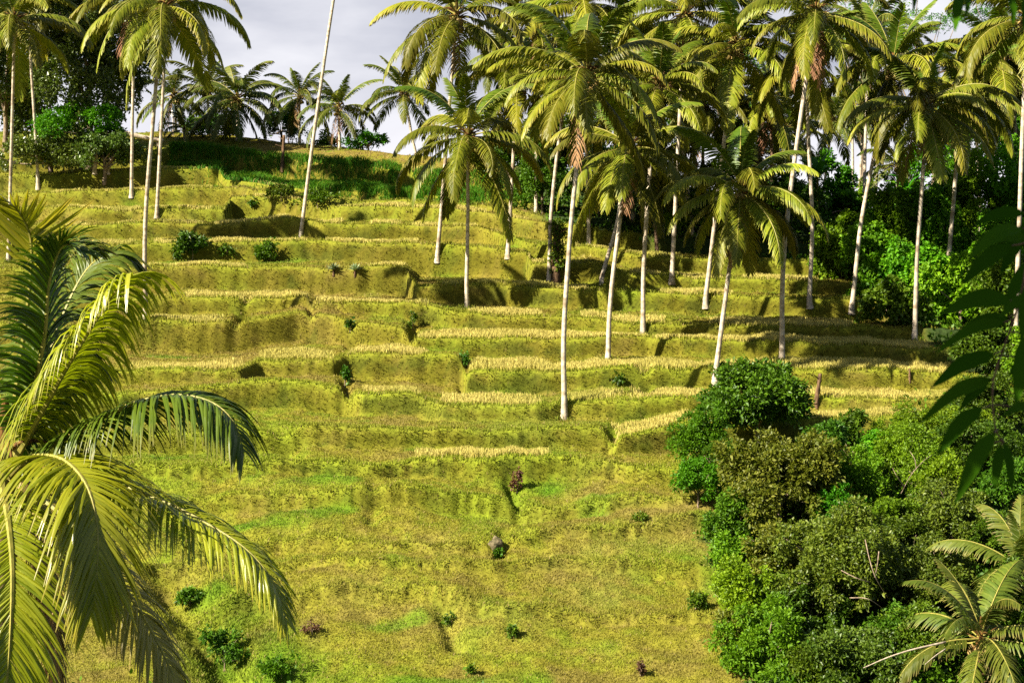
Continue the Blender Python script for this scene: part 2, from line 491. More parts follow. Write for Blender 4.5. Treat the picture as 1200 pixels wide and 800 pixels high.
def turf_colour(u, Y, riser, frac, X, st):
    """plant cover colour with part of the terrace shading painted in: fresh green along lips, olive and brown on banks, straw in between"""
    a = vnoise2(X / 6.0 + 31, Y / 4.5 + 17, 21) + 0.7 * vnoise2(X / 1.9 + 7, Y / 1.4, 22) + 0.7 * vnoise2(X / 0.5, Y / 0.45 + riser * 2.5, 23)
    olive = np.array([0.250, 0.228, 0.024])
    green = np.array([0.195, 0.240, 0.016])
    brown = np.array([0.225, 0.172, 0.042])
    g = sstep(-0.15, 0.5, a)[:, None]
    c = olive * (1 - g) + green * g
    b = sstep(0.12, 0.5, -a)[:, None] * 0.6
    c = c * (1 - b) + brown * b
    w = vnoise2(X / 11.0 + 3, Y / 5.0 + 8, 24) + 0.6 * vnoise2(X / 3.3 + 3, Y / 2.0 + 8, 25)
    low = np.interp(Y, [50, 64, 70, 200], [1.0, 1.0, 0.5, 0.4])
    d = (sstep(0.05, 0.45, w) * low)[:, None] * 0.40            # patches of withered growth
    c = c * (1 - d) + np.array([0.275, 0.215, 0.060]) * d
    lush = sstep(0.28, 0.5, vnoise2(X / 4.0 + 71, Y / 1.8 + 12, 30) + 0.4 * vnoise2(X / 1.2 + 71, Y / 0.8, 31))[:, None] * 0.7
    c = c * (1 - lush) + np.array([0.115, 0.225, 0.010]) * lush
    vv = Vof(Y)
    for cu, cv, ru, rv in ((262, 742, 55, 62), (640, 552, 36, 14), (330, 775, 50, 34), (330, 600, 45, 10)):
        ov = (np.exp(-((u - cu) / ru) ** 2 - ((vv - cv) / rv) ** 2) * np.clip(0.75 + 0.8 * vnoise2(X / 0.9 + 5, Y / 0.7, 32), 0, 1))[:, None] * 0.85
        c = c * (1 - ov) + np.array([0.085, 0.190, 0.007]) * ov
    st = np.clip(st, 0, 1)
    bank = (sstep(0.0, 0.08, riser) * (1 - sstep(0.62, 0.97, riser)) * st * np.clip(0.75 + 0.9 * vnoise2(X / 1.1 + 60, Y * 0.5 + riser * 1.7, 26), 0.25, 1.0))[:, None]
    c = c * (1 - bank) + np.array([0.140, 0.138, 0.010]) * bank  # olive bank growth, with some of the bank's shade put into the colour
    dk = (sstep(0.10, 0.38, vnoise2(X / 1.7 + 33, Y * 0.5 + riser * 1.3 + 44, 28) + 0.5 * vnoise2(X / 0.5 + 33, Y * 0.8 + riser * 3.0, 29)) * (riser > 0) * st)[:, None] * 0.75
    c = c * (1 - dk) + np.array([0.085, 0.105, 0.010]) * dk  # dark green patches that also paint shade onto the risers
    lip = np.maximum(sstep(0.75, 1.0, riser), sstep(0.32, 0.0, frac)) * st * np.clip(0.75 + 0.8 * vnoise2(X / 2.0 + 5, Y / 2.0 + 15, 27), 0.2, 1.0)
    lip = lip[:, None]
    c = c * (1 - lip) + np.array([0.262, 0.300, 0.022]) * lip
    hi = sstep(68, 84, Y)[:, None]
    c = c * (np.array([0.935, 0.955, 0.95]) * (1 - hi) + np.array([0.89, 0.825, 0.95]) * hi)
    return c


BELT = lambda u, v: sstep(205, 235, u) * sstep(184, 190, v - (u - 330) * 0.09) * (1 - sstep(214, 224, v - (u - 330) * 0.085)) * (1 - sstep(500, 600, u))


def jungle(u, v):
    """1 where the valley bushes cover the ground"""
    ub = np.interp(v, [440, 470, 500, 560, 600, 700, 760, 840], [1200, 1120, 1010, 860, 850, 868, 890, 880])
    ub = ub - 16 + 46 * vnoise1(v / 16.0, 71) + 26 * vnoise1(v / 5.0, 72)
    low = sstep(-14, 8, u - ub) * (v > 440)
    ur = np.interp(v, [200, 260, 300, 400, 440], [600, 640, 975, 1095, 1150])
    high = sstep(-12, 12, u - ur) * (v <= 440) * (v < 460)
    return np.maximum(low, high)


def build_ground():
    us = np.concatenate([np.linspace(-14000, -900, 22), np.linspace(-860, -200, 24), np.arange(-180, 1385, 2.6), np.linspace(1400, 2060, 24), np.linspace(2100, 15000, 22)])
    Ys = np.concatenate([np.linspace(0.4, 46, 60), np.arange(46.3, 66, 0.14), np.arange(66, 112, 0.095), np.arange(112, 165, 0.3), np.geomspace(166, 6000, 46)])
    U, Y = np.meshgrid(us, Ys)
    z, ri, fr, idx, lv = height(U, Y, True)
    X = (U - 600) * Y / F
    V = np.stack([X, Y, z], -1).reshape(-1, 3)
    nr, nc = U.shape
    q = np.arange(nr * nc).reshape(nr, nc)
    Fq = np.stack([q[:-1, :-1], q[:-1, 1:], q[1:, 1:], q[1:, :-1]], -1).reshape(-1, 4)
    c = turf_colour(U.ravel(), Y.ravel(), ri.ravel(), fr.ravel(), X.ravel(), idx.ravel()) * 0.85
    vis = Vof(Y.ravel())
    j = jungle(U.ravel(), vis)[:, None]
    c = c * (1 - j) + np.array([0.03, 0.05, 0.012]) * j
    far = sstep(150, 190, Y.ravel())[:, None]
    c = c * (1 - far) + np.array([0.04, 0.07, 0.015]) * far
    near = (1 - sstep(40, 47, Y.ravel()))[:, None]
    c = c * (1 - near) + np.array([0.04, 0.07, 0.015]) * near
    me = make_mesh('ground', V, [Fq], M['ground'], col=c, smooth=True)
    o = link(bpy.data.objects.new('ground', me))
    tag(o, 'terraced rice hillside with the valley below it', None, None, 'structure')


build_ground()


# ------------------------------------------------------------------ grass and rice
def blades(P, h, w, lean, cols, seed, push=None):
    """one curved blade per row of P: two-triangle tapering strip"""
    r = np.random.default_rng(seed)
    n = len(P)
    az = r.random(n) * 2 * math.pi
    side = np.stack([np.cos(az), np.sin(az) * 0.6, np.zeros(n)], -1)
    laz = r.random(n) * 2 * math.pi
    ld = np.stack([np.cos(laz), np.sin(laz), np.zeros(n)], -1) * (lean * (0.3 + r.random(n)))[:, None]
    if push is not None:
        ld = ld + np.array([0, -1.0, -0.25]) * push[:, None]
    up = np.array([0, 0, 1.0])
    b0 = P - side * (w * 0.5)[:, None]
    b1 = P + side * (w * 0.5)[:, None]
    mid = P + up * (h * 0.6)[:, None] + ld * (h * 0.35)[:, None]
    m0 = mid - side * (w * 0.38)[:, None]
    m1 = mid + side * (w * 0.38)[:, None]
    tip = P + up * (h * (1 - 0.25 * lean))[:, None] + ld * h[:, None]
    V = np.stack([b0, b1, m1, m0, tip], 1).reshape(-1, 3)
    k = np.arange(n)[:, None] * 5
    Q = k + np.array([[0, 1, 2, 3]])
    T = k + np.array([[3, 2, 4]])
    C = np.repeat(cols, 5, 0)
    return V, Q, T, C


def sample_hill(n, seed, v0=(150, 820), urange=(-40, 1240)):
    """points spread over the hill evenly as the eye sees the slope"""
    r = np.random.default_rng(seed)
    u = r.uniform(*urange, n)
    v = r.uniform(*v0, n)
    Y = Yof(v) + r.uniform(-0.3, 0.3, n)
    return u, v, Y


def build_grass():
    nT = 230000
    u, v, Y = sample_hill(nT, 31)
    keep = (v > np.interp(u, *CREST) + 1) & (RNG.random(nT) > jungle(u, v) * 0.9)
    u, v, Y = u[keep], v[keep], Y[keep]
    # several blades a tuft
    nb = 4
    u2 = np.repeat(u, nb)
    Y2 = np.repeat(Y, nb) + RNG.normal(0, 0.09, len(u) * nb)
    X2 = (u2 - 600) * Y2 / F + RNG.normal(0, 0.09, len(u2))
    u2 = X2 * F / Y2 + 600
    z, ri, fr, idx, lv = height(u2, Y2, True)
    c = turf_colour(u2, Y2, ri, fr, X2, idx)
    vv = Vof(Y2)
    belt = BELT(u2, vv)
    tuft = np.repeat(RNG.random(len(u)), nb)
    lipm = np.maximum(sstep(0.7, 1.0, ri), sstep(0.2, 0.0, fr)) * idx
    h = (0.055 + 0.09 * RNG.random(len(u2)) + 0.10 * lipm) * (0.6 + 0.8 * tuft)
    h = h * np.interp(Y2, [50, 70, 110, 150], [0.75, 0.9, 1.25, 1.5]) + belt * 0.30 * RNG.random(len(u2))
    over = np.exp(-((u2 - 262) / 55) ** 2 - ((vv - 742) / 60) ** 2)
    h = h * (1 + 1.6 * over * RNG.random(len(u2)))
    w = np.interp(Y2, [50, 150], [0.035, 0.085]) * (0.7 + 0.6 * RNG.random(len(u2)))
    c = c * (1 - belt[:, None] * 0.9) + np.array([0.05, 0.20, 0.012]) * belt[:, None] * 0.9
    crest = sstep(16, 4, vv - np.interp(u2, *CREST))[:, None] * sstep(300, 360, u2)[:, None]
    c = c * (1 - crest) + np.array([0.34, 0.25, 0.08]) * crest
    c = c * (0.86 + 0.34 * RNG.random(len(u2)))[:, None]
    onbank = ((ri > 0.03) & (ri < 0.97)) * idx
    h = h * (1 + 0.7 * onbank)
    dry = (RNG.random(len(u2)) < 0.06)[:, None]
    c = np.where(dry, np.array([0.34, 0.27, 0.09]), c)
    P = np.stack([X2, Y2, z - 0.02], -1)
    for B in BASES:                       # rank grass round every palm foot
        m = 90
        a = RNG.random(m) * 6.283
        q = 0.16 + np.abs(RNG.normal(0, 0.28, m))
        bx, by = B[0] + np.cos(a) * q, B[1] + np.sin(a) * q
        P = np.vstack([P, np.stack([bx, by, height(bx * F / by + 600, by) - 0.02], -1)])
        h = np.concatenate([h, 0.18 + 0.25 * RNG.random(m)])
        w = np.concatenate([w, np.full(m, 0.05)])
        c = np.vstack([c, np.array([0.15, 0.18, 0.015]) * (0.5 + 0.9 * RNG.random(m))[:, None]])
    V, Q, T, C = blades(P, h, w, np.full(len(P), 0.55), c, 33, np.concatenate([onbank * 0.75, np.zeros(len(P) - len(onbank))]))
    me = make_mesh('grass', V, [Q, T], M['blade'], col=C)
    o = link(bpy.data.objects.new('grass', me))
    tag(o, 'short olive and green grass over the terrace banks', None, None, 'stuff')


# where ripe rice stands: lip index -> column ranges
RICE = {
    5: [(484, 646)],
    6: [(716, 860), (935, 1085)],
    7: [(424, 494), (515, 634), (660, 732), (735, 830), (925, 1130)],
    8: [(150, 286), (303, 392), (407, 503), (548, 910), (905, 1120)],
    9: [(150, 262), (488, 760), (765, 1090)],
    10: [(216, 362), (368, 503), (548, 636), (680, 780), (830, 1000)],
    11: [(150, 300), (424, 476), (484, 592), (600, 690), (730, 860)],
    12: [(60, 170), (180, 360), (380, 490), (618, 694), (738, 850), (870, 960)],
    13: [(60, 240), (250, 340), (370, 470), (480, 560), (650, 800)],
    14: [(60, 255), (280, 370), (395, 480), (480, 620)],
    15: [(60, 250)],
    16: [(70, 260), (300, 470)],
    17: [(300, 500)],
}


def build_rice():
    r = np.random.default_rng(41)
    Ps, hs, cs = [], [], []
    straw = np.array([0.57, 0.49, 0.135])
    strawg = np.array([0.38, 0.37, 0.06])
    for k, spans in RICE.items():
        for (a, b) in spans:
            yl = float(Yof(np.interp((a + b) / 2, *zip(*LIPS[k][0]))))
            n = int((b - a) * 46)
            u = r.uniform(a, b, n)
            lv = lip_rows(u)
            y0 = Yof(lv[k])
            y1 = Yof(lv[k + 1]) if k + 1 < NL else y0 + 4
            d = y1 - y0
            depth = np.minimum(0.66 * d, 2.6)
            # planted in rows of hills
            rows = r.integers(0, 7, n)
            Y = y0 + 0.10 * d + depth * (rows + r.normal(0, 0.12, n)) / 7.0
            X = (u - 600) * Y / F
            X = np.round(X / 0.24) * 0.24 + r.normal(0, 0.06, n)
            u2 = X * F / Y + 600
            ok = (u2 > a) & (u2 < b)
            edge = np.minimum(u2 - a, b - u2) / 30.0
            ok &= r.random(n) < np.clip(edge + 0.1, 0, 1)
            ok &= vnoise1(X / 1.3, 500 + k) + 0.3 * r.random(len(X)) > (-0.30 if k < 11 else -0.04)
            X, Y, u2 = X[ok], Y[ok], u2[ok]
            z = height(u2, Y)
            Ps.append(np.stack([X, Y, z - 0.02], -1))
            hh = (0.15 + 0.18 * r.random(len(X))) * (0.8 + 0.5 * (vnoise1(X / 0.8, 700 + k) + 0.5)) * np.interp(k, [5, 16], [1.0, 1.05])
            hs.append(hh)
            gmix = (sstep(-0.1, 0.4, vnoise1(X / 2.0, 600 + k)) * 0.6 * (1 if k not in (9, 10, 8, 5, 6) else 0.45))[:, None]
            c = (straw * (1 - gmix) + strawg * gmix) * (0.7 + 0.5 * r.random(len(X)))[:, None]
            cs.append(c)
    P = np.concatenate(Ps)
    h = np.concatenate(hs)
    c = np.concatenate(cs)
    w = np.interp(P[:, 1], [60, 140], [0.035, 0.07])
    V, Q, T, C = blades(P, h, w, np.full(len(P), 0.22), c, 43)
    me = make_mesh('rice_stubble', V, [Q, T], M['stubble'], col=C)
    o = link(bpy.data.objects.new('rice_stubble', me))
    tag(o, 'straw-coloured rice standing in strips along the terrace treads', None, None, 'stuff')


def build_tall_grass():
    """lush knee-high to waist-high grass in the belt below the crest"""
    r = np.random.default_rng(51)
    n = 15000
    u = r.uniform(200, 620, n)
    top = np.interp(u, [200, 330, 460, 620], [172, 184, 197, 214])
    bot = np.interp(u, [200, 260, 300, 380, 480, 620], [186, 190, 206, 224, 230, 236])
    v = top + (bot - top) * r.random(n)
    Y = Yof(v)
    X = (u - 600) * Y / F
    clump = vnoise2(X / 1.4 + 9, Y / 1.6 + 5, 52) + 0.6 * vnoise2(X / 0.5, Y / 0.6, 53)
    ok = clump > -0.25
    u, Y, X, clump = u[ok], Y[ok], X[ok], clump[ok]
    nb = 5
    X = np.repeat(X, nb) + r.normal(0, 0.14, len(X) * nb)
    Y = np.repeat(Y, nb) + r.normal(0, 0.14, len(Y) * nb)
    clump = np.repeat(clump, nb)
    z = height(X * F / Y + 600, Y)
    h = (0.45 + 0.6 * r.random(len(X))) * (0.75 + 0.6 * np.clip(clump + 0.2, 0, 1))
    c = np.array([0.055, 0.165, 0.004]) * (0.6 + 0.9 * r.random(len(X)))[:, None]
    c = np.where((r.random(len(X)) < 0.15)[:, None], np.array([0.15, 0.2, 0.01]), c)
    V, Q, T, C = blades(np.stack([X, Y, z - 0.03], -1), h, np.full(len(X), 0.075), np.full(len(X), 0.6), c, 54)
    o = link(bpy.data.objects.new('tall_grass', make_mesh('tall_grass', V, [Q, T], M['blade'], col=C)))
    tag(o, 'tall lush green grass in a belt below the crest', None, None, 'stuff')


build_tall_grass()
build_rice()


# ------------------------------------------------------------------ curves and tubes
def catmull(pts, n):
    p = np.asarray(pts, float)
    p = np.vstack([2 * p[0] - p[1], p, 2 * p[-1] - p[-2]])
    m = len(p) - 3
    t = np.linspace(0, m - 1e-6, max(n * 4, 40))
    i = t.astype(int)
    f = (t - i)[:, None]
    a, b, c, d = p[i], p[i + 1], p[i + 2], p[i + 3]
    q = 0.5 * (2 * b + (c - a) * f + (2 * a - 5 * b + 4 * c - d) * f ** 2 + (3 * b - a - 3 * c + d) * f ** 3)
    s = np.concatenate([[0], np.cumsum(np.linalg.norm(np.diff(q, axis=0), axis=1))])
    ss = np.linspace(0, s[-1], n)
    return np.stack([np.interp(ss, s, q[:, j]) for j in range(3)], -1), s[-1]


def frames(P, side0=None):
    T = nrm(np.gradient(P, axis=0))
    if side0 is None:
        side0 = np.cross(T[0], [0, 0, 1.0])
        if np.linalg.norm(side0) < 0.05:
            side0 = np.cross(T[0], [0, 1.0, 0.0])
    S = np.zeros_like(T)
    s = np.asarray(side0, float)
    for i in range(len(T)):
        s = s - T[i] * np.dot(s, T[i])
        s = s / max(np.linalg.norm(s), 1e-9)
        S[i] = s
    N = np.cross(S, T)
    return T, S, N


def tube(P, R, sides=8, cap=True, base=0):
    """verts, quads of a tube along P with radii R"""
    T, S, N = frames(P, np.array([1.0, 0.01, 0.02]) if abs(nrm(P[1] - P[0])[2]) > 0.5 else None)
    a = np.linspace(0, 2 * math.pi, sides, endpoint=False)
    ring = np.cos(a)[None, :, None] * S[:, None, :] + np.sin(a)[None, :, None] * N[:, None, :]
    R = np.asarray(R)
    V = P[:, None, :] + ring * (R[:, None, None] if R.ndim == 1 else R[:, :, None])
    n = len(P)
    q = np.arange(n * sides).reshape(n, sides)
    Fq = np.stack([q[:-1], np.roll(q[:-1], -1, 1), np.roll(q[1:], -1, 1), q[1:]], -1).reshape(-1, 4)
    V = V.reshape(-1, 3)
    if cap:
        V = np.vstack([V, P[-1:] + T[-1:] * float(np.mean(R[-1])) * 0.3])
        tip = n * sides
        tq = np.stack([q[-1], np.roll(q[-1], -1), np.full(sides, tip)], -1)
        return V, Fq + base, tq + base
    return V, Fq + base, np.zeros((0, 3), int)


class Geo:
    """collects verts and faces into one mesh"""

    def __init__(self):
        self.V, self.F, self.M, self.C, self.n = [], [], [], [], 0

    def add(self, V, faces, m=0, col=(0.5, 0.5, 0.5)):
        V = np.asarray(V, float)
        self.V.append(V)
        c = np.asarray(col, float)
        self.C.append(np.broadcast_to(c, (len(V), 3)) if c.ndim == 1 else c)
        for f in faces:
            if len(f):
                self.F.append(np.asarray(f) + self.n)
                self.M.append(m)
        self.n += len(V)

    def tube(self, pts, r0, r1, sides=7, n=None, m=0, power=1.0):
        n = n or max(4, len(pts) * 3)
        P, _ = catmull(pts, n)
        R = r0 + (r1 - r0) * np.linspace(0, 1, n) ** power
        V, Q, T = tube(P, R, sides)
        self.add(V, [Q, T], m)

    def mesh(self, name, mats, smooth=True):
        return make_mesh(name, np.vstack(self.V), self.F, mats, self.M, np.vstack(self.C), smooth)


# ------------------------------------------------------------------ palm fronds
def frond_mesh(name, pts, mats, n=56, L=0.9, W=0.075, hang=1.2, seed=0, segs=3, petiole=0.14, fwd=(22, 62), lift=0.25,
               rach=0.035, fold=False, var=0.20, twist=0.10, side0=None, prof=None, gap=0.03, roll=0.0, tipfan=0.35):
    r = np.random.default_rng(seed)
    P, Ltot = catmull(pts, 44)
    T, S, N = frames(P, side0)
    if roll:
        ra = math.radians(roll)
        S, N = S * math.cos(ra) + N * math.sin(ra), N * math.cos(ra) - S * math.sin(ra)
    g = Geo()
    sidx = np.linspace(0, 1, 44)
    R = rach * (1.0 - sidx) ** 0.8 + 0.004
    R[:4] = R[:4] * np.array([1.9, 1.5, 1.25, 1.1])
    V, Q, Tt = tube(P, R, 5)
    g.add(V, [Q, Tt], 1, (0.5, 0.2, 0.2))
    for sgn in (-1, 1):
        s = np.linspace(petiole, 0.995, n) + r.normal(0, 0.003, n)
        s = np.clip(s, petiole, 0.999)
        keep = r.random(n) > gap
        s = s[keep]
        m = len(s)
        x = (s - petiole) / (1 - petiole)
        ip = lambda A: np.stack([np.interp(s, sidx, A[:, j]) for j in range(3)], -1)
        p0, t, sd, nn = ip(P), nrm(ip(T)), nrm(ip(S)), nrm(ip(N))
        ln = (1 + gap * r.normal(0, 1.5, m)) * L * np.interp(x, [0, 0.1, 0.3, 0.55, 0.82, 1], prof or [0.55, 0.85, 1.0, 0.95, 0.68, tipfan]) * (0.9 + 0.2 * r.random(m))
        phi = np.radians(np.interp(x, [0, 1], fwd) + r.normal(0, 4, m))
        d = sd * (sgn * np.cos(phi))[:, None] + t * np.sin(phi)[:, None] + nn * (lift + r.normal(0, 0.04, m))[:, None]
        d = nrm(d)
        h = hang * (1 + var * r.normal(0, 1, m)).clip(0.4, 1.8) * np.interp(x, [0, 0.8, 1], [1, 1, 0.7])
        pos = p0.copy()
        nv = segs + 1
        width = np.interp(np.linspace(0, 1, nv), [0, 0.25, 0.65, 1], [0.55, 1.0, 0.8, 0.10])
        rings = []
        wv = None
        for j in range(nv):
            tt = j / segs
            dj = nrm(d + np.array([0, 0, -1.0]) * (h * (tt ** 1.2))[:, None])
            w = t - dj * np.sum(t * dj, -1, keepdims=True)
            w = nrm(w + np.cross(dj, w) * r.normal(0, twist, m)[:, None])
            a = w * (W * width[j] * 0.5)
            if fold:
                nrmv = nrm(np.cross(dj, w))
                nrmv = nrmv * np.where(nrmv[:, 2:3] < 0, -1, 1)
                rings.append(np.stack([pos - a, pos + nrmv * (W * width[j] * 0.22), pos + a], 1))
            else:
                rings.append(np.stack([pos - a, pos + a], 1))
            pos = pos + dj * (ln / segs)[:, None]
        A = np.stack(rings, 1)                       # m, nv, k, 3
        k = A.shape[2]
        Vv = A.reshape(-1, 3)
        idx = np.arange(m * nv * k).reshape(m, nv, k)
        fq = [np.stack([idx[:, :-1, c], idx[:, :-1, c + 1], idx[:, 1:, c + 1], idx[:, 1:, c]], -1).reshape(-1, 4) for c in range(k - 1)]
        col = np.zeros((m, nv, k, 3))
        col[..., 0] = np.clip(r.normal(0.5, 0.14, m) + 0.25 * (x - 0.5), 0, 1)[:, None, None]
        col[..., 1] = np.linspace(0, 1, nv)[None, :, None]
        col[..., 2] = x[:, None, None]
        g.add(Vv, fq, 0, col.reshape(-1, 3))
    return g.mesh(name, mats, smooth=False)


def arc_pts(length, a0, bend, power=1.5, n=9, sway=0.0):
    """midrib that leaves at elevation a0 and bends down by `bend` degrees"""
    p = [np.zeros(3)]
    for i in range(n):
        s = (i + 0.5) / n
        a = math.radians(a0 - bend * s ** power)
        p.append(p[-1] + np.array([math.cos(a), sway * s, math.sin(a)]) * length / n)
    return p


FL = 4.7      # length of a full frond of the shared set
AGES = [      # elevation, bend, hang, lift
    (76, 34, 0.5, 0.30), (60, 68, 0.9, 0.3), (42, 92, 1.4, 0.25), (24, 98, 1.8, 0.2), (5, 84, 1.9, 0.1), (-18, 60, 1.8, 0.1), (-46, 36, 1.3, 0.1)]


def frond_set(tagname, mats, W, n, segs):
    out = []
    for a, (el, bd, hg, lf) in enumerate(AGES):
        row = []
        for q in range(3):
            rr = random.Random(a * 10 + q + len(tagname))
            pts = arc_pts(FL * rr.uniform(0.93, 1.05), el + rr.uniform(-5, 5), bd * rr.uniform(0.85, 1.15), rr.uniform(1.25, 1.8), sway=rr.uniform(-0.12, 0.12))
            row.append(frond_mesh(tagname, pts, mats(a), n=n, L=1.0, W=W, hang=hg, lift=lf, seed=a * 31 + q, segs=segs, side0=(0, 1, 0),
                                  roll=rr.uniform(-14, 14)))
        out.append(row)
    return out


FR = [M['frond'], M['rachis']]
FY = [M['frond_young'], M['rachis']]
FO = [M['frond_old'], M['rachis']]
FD = [M['frond_dead'], M['rachis_dead']]
SET_MID = frond_set('palm_frond', lambda a: FY if a < 2 else FR, 0.084, 76, 3)
SET_FAR = frond_set('palm_frond', lambda a: [M['frond_far'], M['rachis']], 0.105, 48, 3)
DEAD = [frond_mesh('dead_frond', arc_pts(FL * 0.8, -55 - 8 * q, 32, 0.8), FD, n=40, L=0.7, W=0.06, hang=2.2, lift=0.0, seed=900 + q, segs=3, side0=(0, 1, 0), gap=0.25) for q in range(3)]


def coconut_mesh():
    g = Geo()
    r = random.Random(5)
    ic = []
    for i in range(6):
        for j in range(8):
            th = math.pi * i / 5
            ph = 2 * math.pi * j / 8
            ic.append((math.sin(th) * math.cos(ph), math.sin(th) * math.sin(ph), math.cos(th) * 1.2))
    ic = np.array(ic)
    q = np.arange(48).reshape(6, 8)
    Fq = np.stack([q[:-1], np.roll(q[:-1], -1, 1), np.roll(q[1:], -1, 1), q[1:]], -1).reshape(-1, 4)
    for k in range(11):
        a = k * 2.4
        rr = 0.12 + 0.22 * r.random()
        c = np.array([math.cos(a) * rr, math.sin(a) * rr, -0.15 - 0.4 * r.random()])
        g.add(ic * 0.12 * r.uniform(0.8, 1.1) + c, [Fq], 0)
        g.tube([np.array([0, 0, 0.1]), c * 0.5 + np.array([0, 0, 0.1]), c], 0.02, 0.012, 4, m=1)
    return g.mesh('coconut_bunch', [M['coconut'], M['rachis']])


def sheath_mesh():
    g = Geo()
    r = random.Random(8)
    g.tube([(0, 0, -0.55), (0, 0, -0.1), (0, 0, 0.4), (0, 0, 0.9)], 0.15, 0.05, 10, 10)
    for k in range(26):
        a = k * 2.399
        el = r.uniform(-0.3, 0.9)
        d = np.array([math.cos(a), math.sin(a), el])
        l = r.uniform(0.35, 0.75)
        b = np.array([math.cos(a) * 0.1, math.sin(a) * 0.1, r.uniform(-0.4, 0.35)])
        g.tube([b, b + d * l * 0.5, b + d * l + np.array([0, 0, -0.22 * l])], 0.055, 0.012, 4, 5)
    return g.mesh('leaf_sheath', [M['sheath']])


NUTS = coconut_mesh()
SHEATH = sheath_mesh()


def trunk_mesh(pts, r0, r1, mat, seed, sides=12):
    """ringed, slightly swollen palm trunk along pts (local coordinates)"""
    n = max(24, int(np.linalg.norm(np.asarray(pts[-1]) - np.asarray(pts[0])) / 0.22))
    P, Lh = catmull(pts, n)
    s = np.linspace(0, 1, n)
    r = np.random.default_rng(seed)
    P[:, 0] += 0.06 * vnoise1(s * 5 + seed, seed)
    P[:, 1] += 0.06 * vnoise1(s * 5 + 9 + seed, seed + 1)
    R = r0 + (r1 - r0) * s ** 0.7 + 0.85 * r0 * np.exp(-s * Lh / 0.45)
    R = R * (1 + 0.03 * (np.arange(n) % 2) + r.normal(0, 0.015, n))
    V, Q, T = tube(P, R, sides)
    return make_mesh('trunk', V, [Q, T], mat, None, None, True)


def palm(label, base, crown, scale, nfr=27, far=False, dead=0, nuts=True, bow=0.0, rad=1.0, dark=False, group='coconut palms on the terraces', seed=0,
         skew=0.0, lo=0.0, trunk=True, tilt=(0, 0), name='coconut_palm'):
    r = random.Random(seed * 77 + 3)
    base = np.asarray(base, float)
    crown = np.asarray(crown, float)
    t = thing(name, label, 'palm tree', base, group)
    top = crown - base
    if trunk:
        mid1 = top * 0.33 + np.array([bow, 0, 0])
        mid2 = top * 0.68 + np.array([bow * 0.7, 0, 0])
        pts = [np.array([0, 0, -0.5]), np.array([0, 0, 0.0]) + top * 0.03, mid1, mid2, top]
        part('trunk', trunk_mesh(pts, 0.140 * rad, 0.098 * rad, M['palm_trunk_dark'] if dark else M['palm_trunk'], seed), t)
    part('leaf_sheath', SHEATH, t, top, (tilt[0], tilt[1], r.uniform(0, 6)), (scale,) * 3)
    if nuts:
        part('coconut_bunch', NUTS, t, top + np.array([0, 0, -0.05]), (0, 0, r.uniform(0, 6)), (scale * 1.25,) * 3)
    fs = SET_FAR if far else SET_MID
    az = r.uniform(0, 6.28)
    for k in range(nfr):
        x = (k + 0.5) / nfr
        x = 0.06 + 0.94 * x ** (1.0 - 0.25 * lo)
        a = min(6, int(x * 6.4 + r.uniform(-0.3, 0.3)))
        a = max(0, a)
        az += 2.39996 + r.uniform(-0.25, 0.25)
        me = fs[a][r.randrange(3)]
        s = scale * r.uniform(0.85, 1.1) * (0.72 if a == 0 else 0.9 if a == 1 else 1)
        o = part('frond', me, t, top + np.array([0, 0, 0.25 - 0.45 * x]) * scale, (r.uniform(-0.15, 0.15) + tilt[0], r.uniform(-0.12, 0.12) + tilt[1], az), (s, s, s))
    for k in range(dead):
        o = part('dead_frond', DEAD[k % 3], t, top + np.array([0, 0, -0.3]) * scale, (0, r.uniform(-0.1, 0.1), -1.6 + (k - dead / 2) * 0.8 + r.uniform(-0.3, 0.3)), (scale * r.uniform(0.7, 1.0),) * 3)
    return t


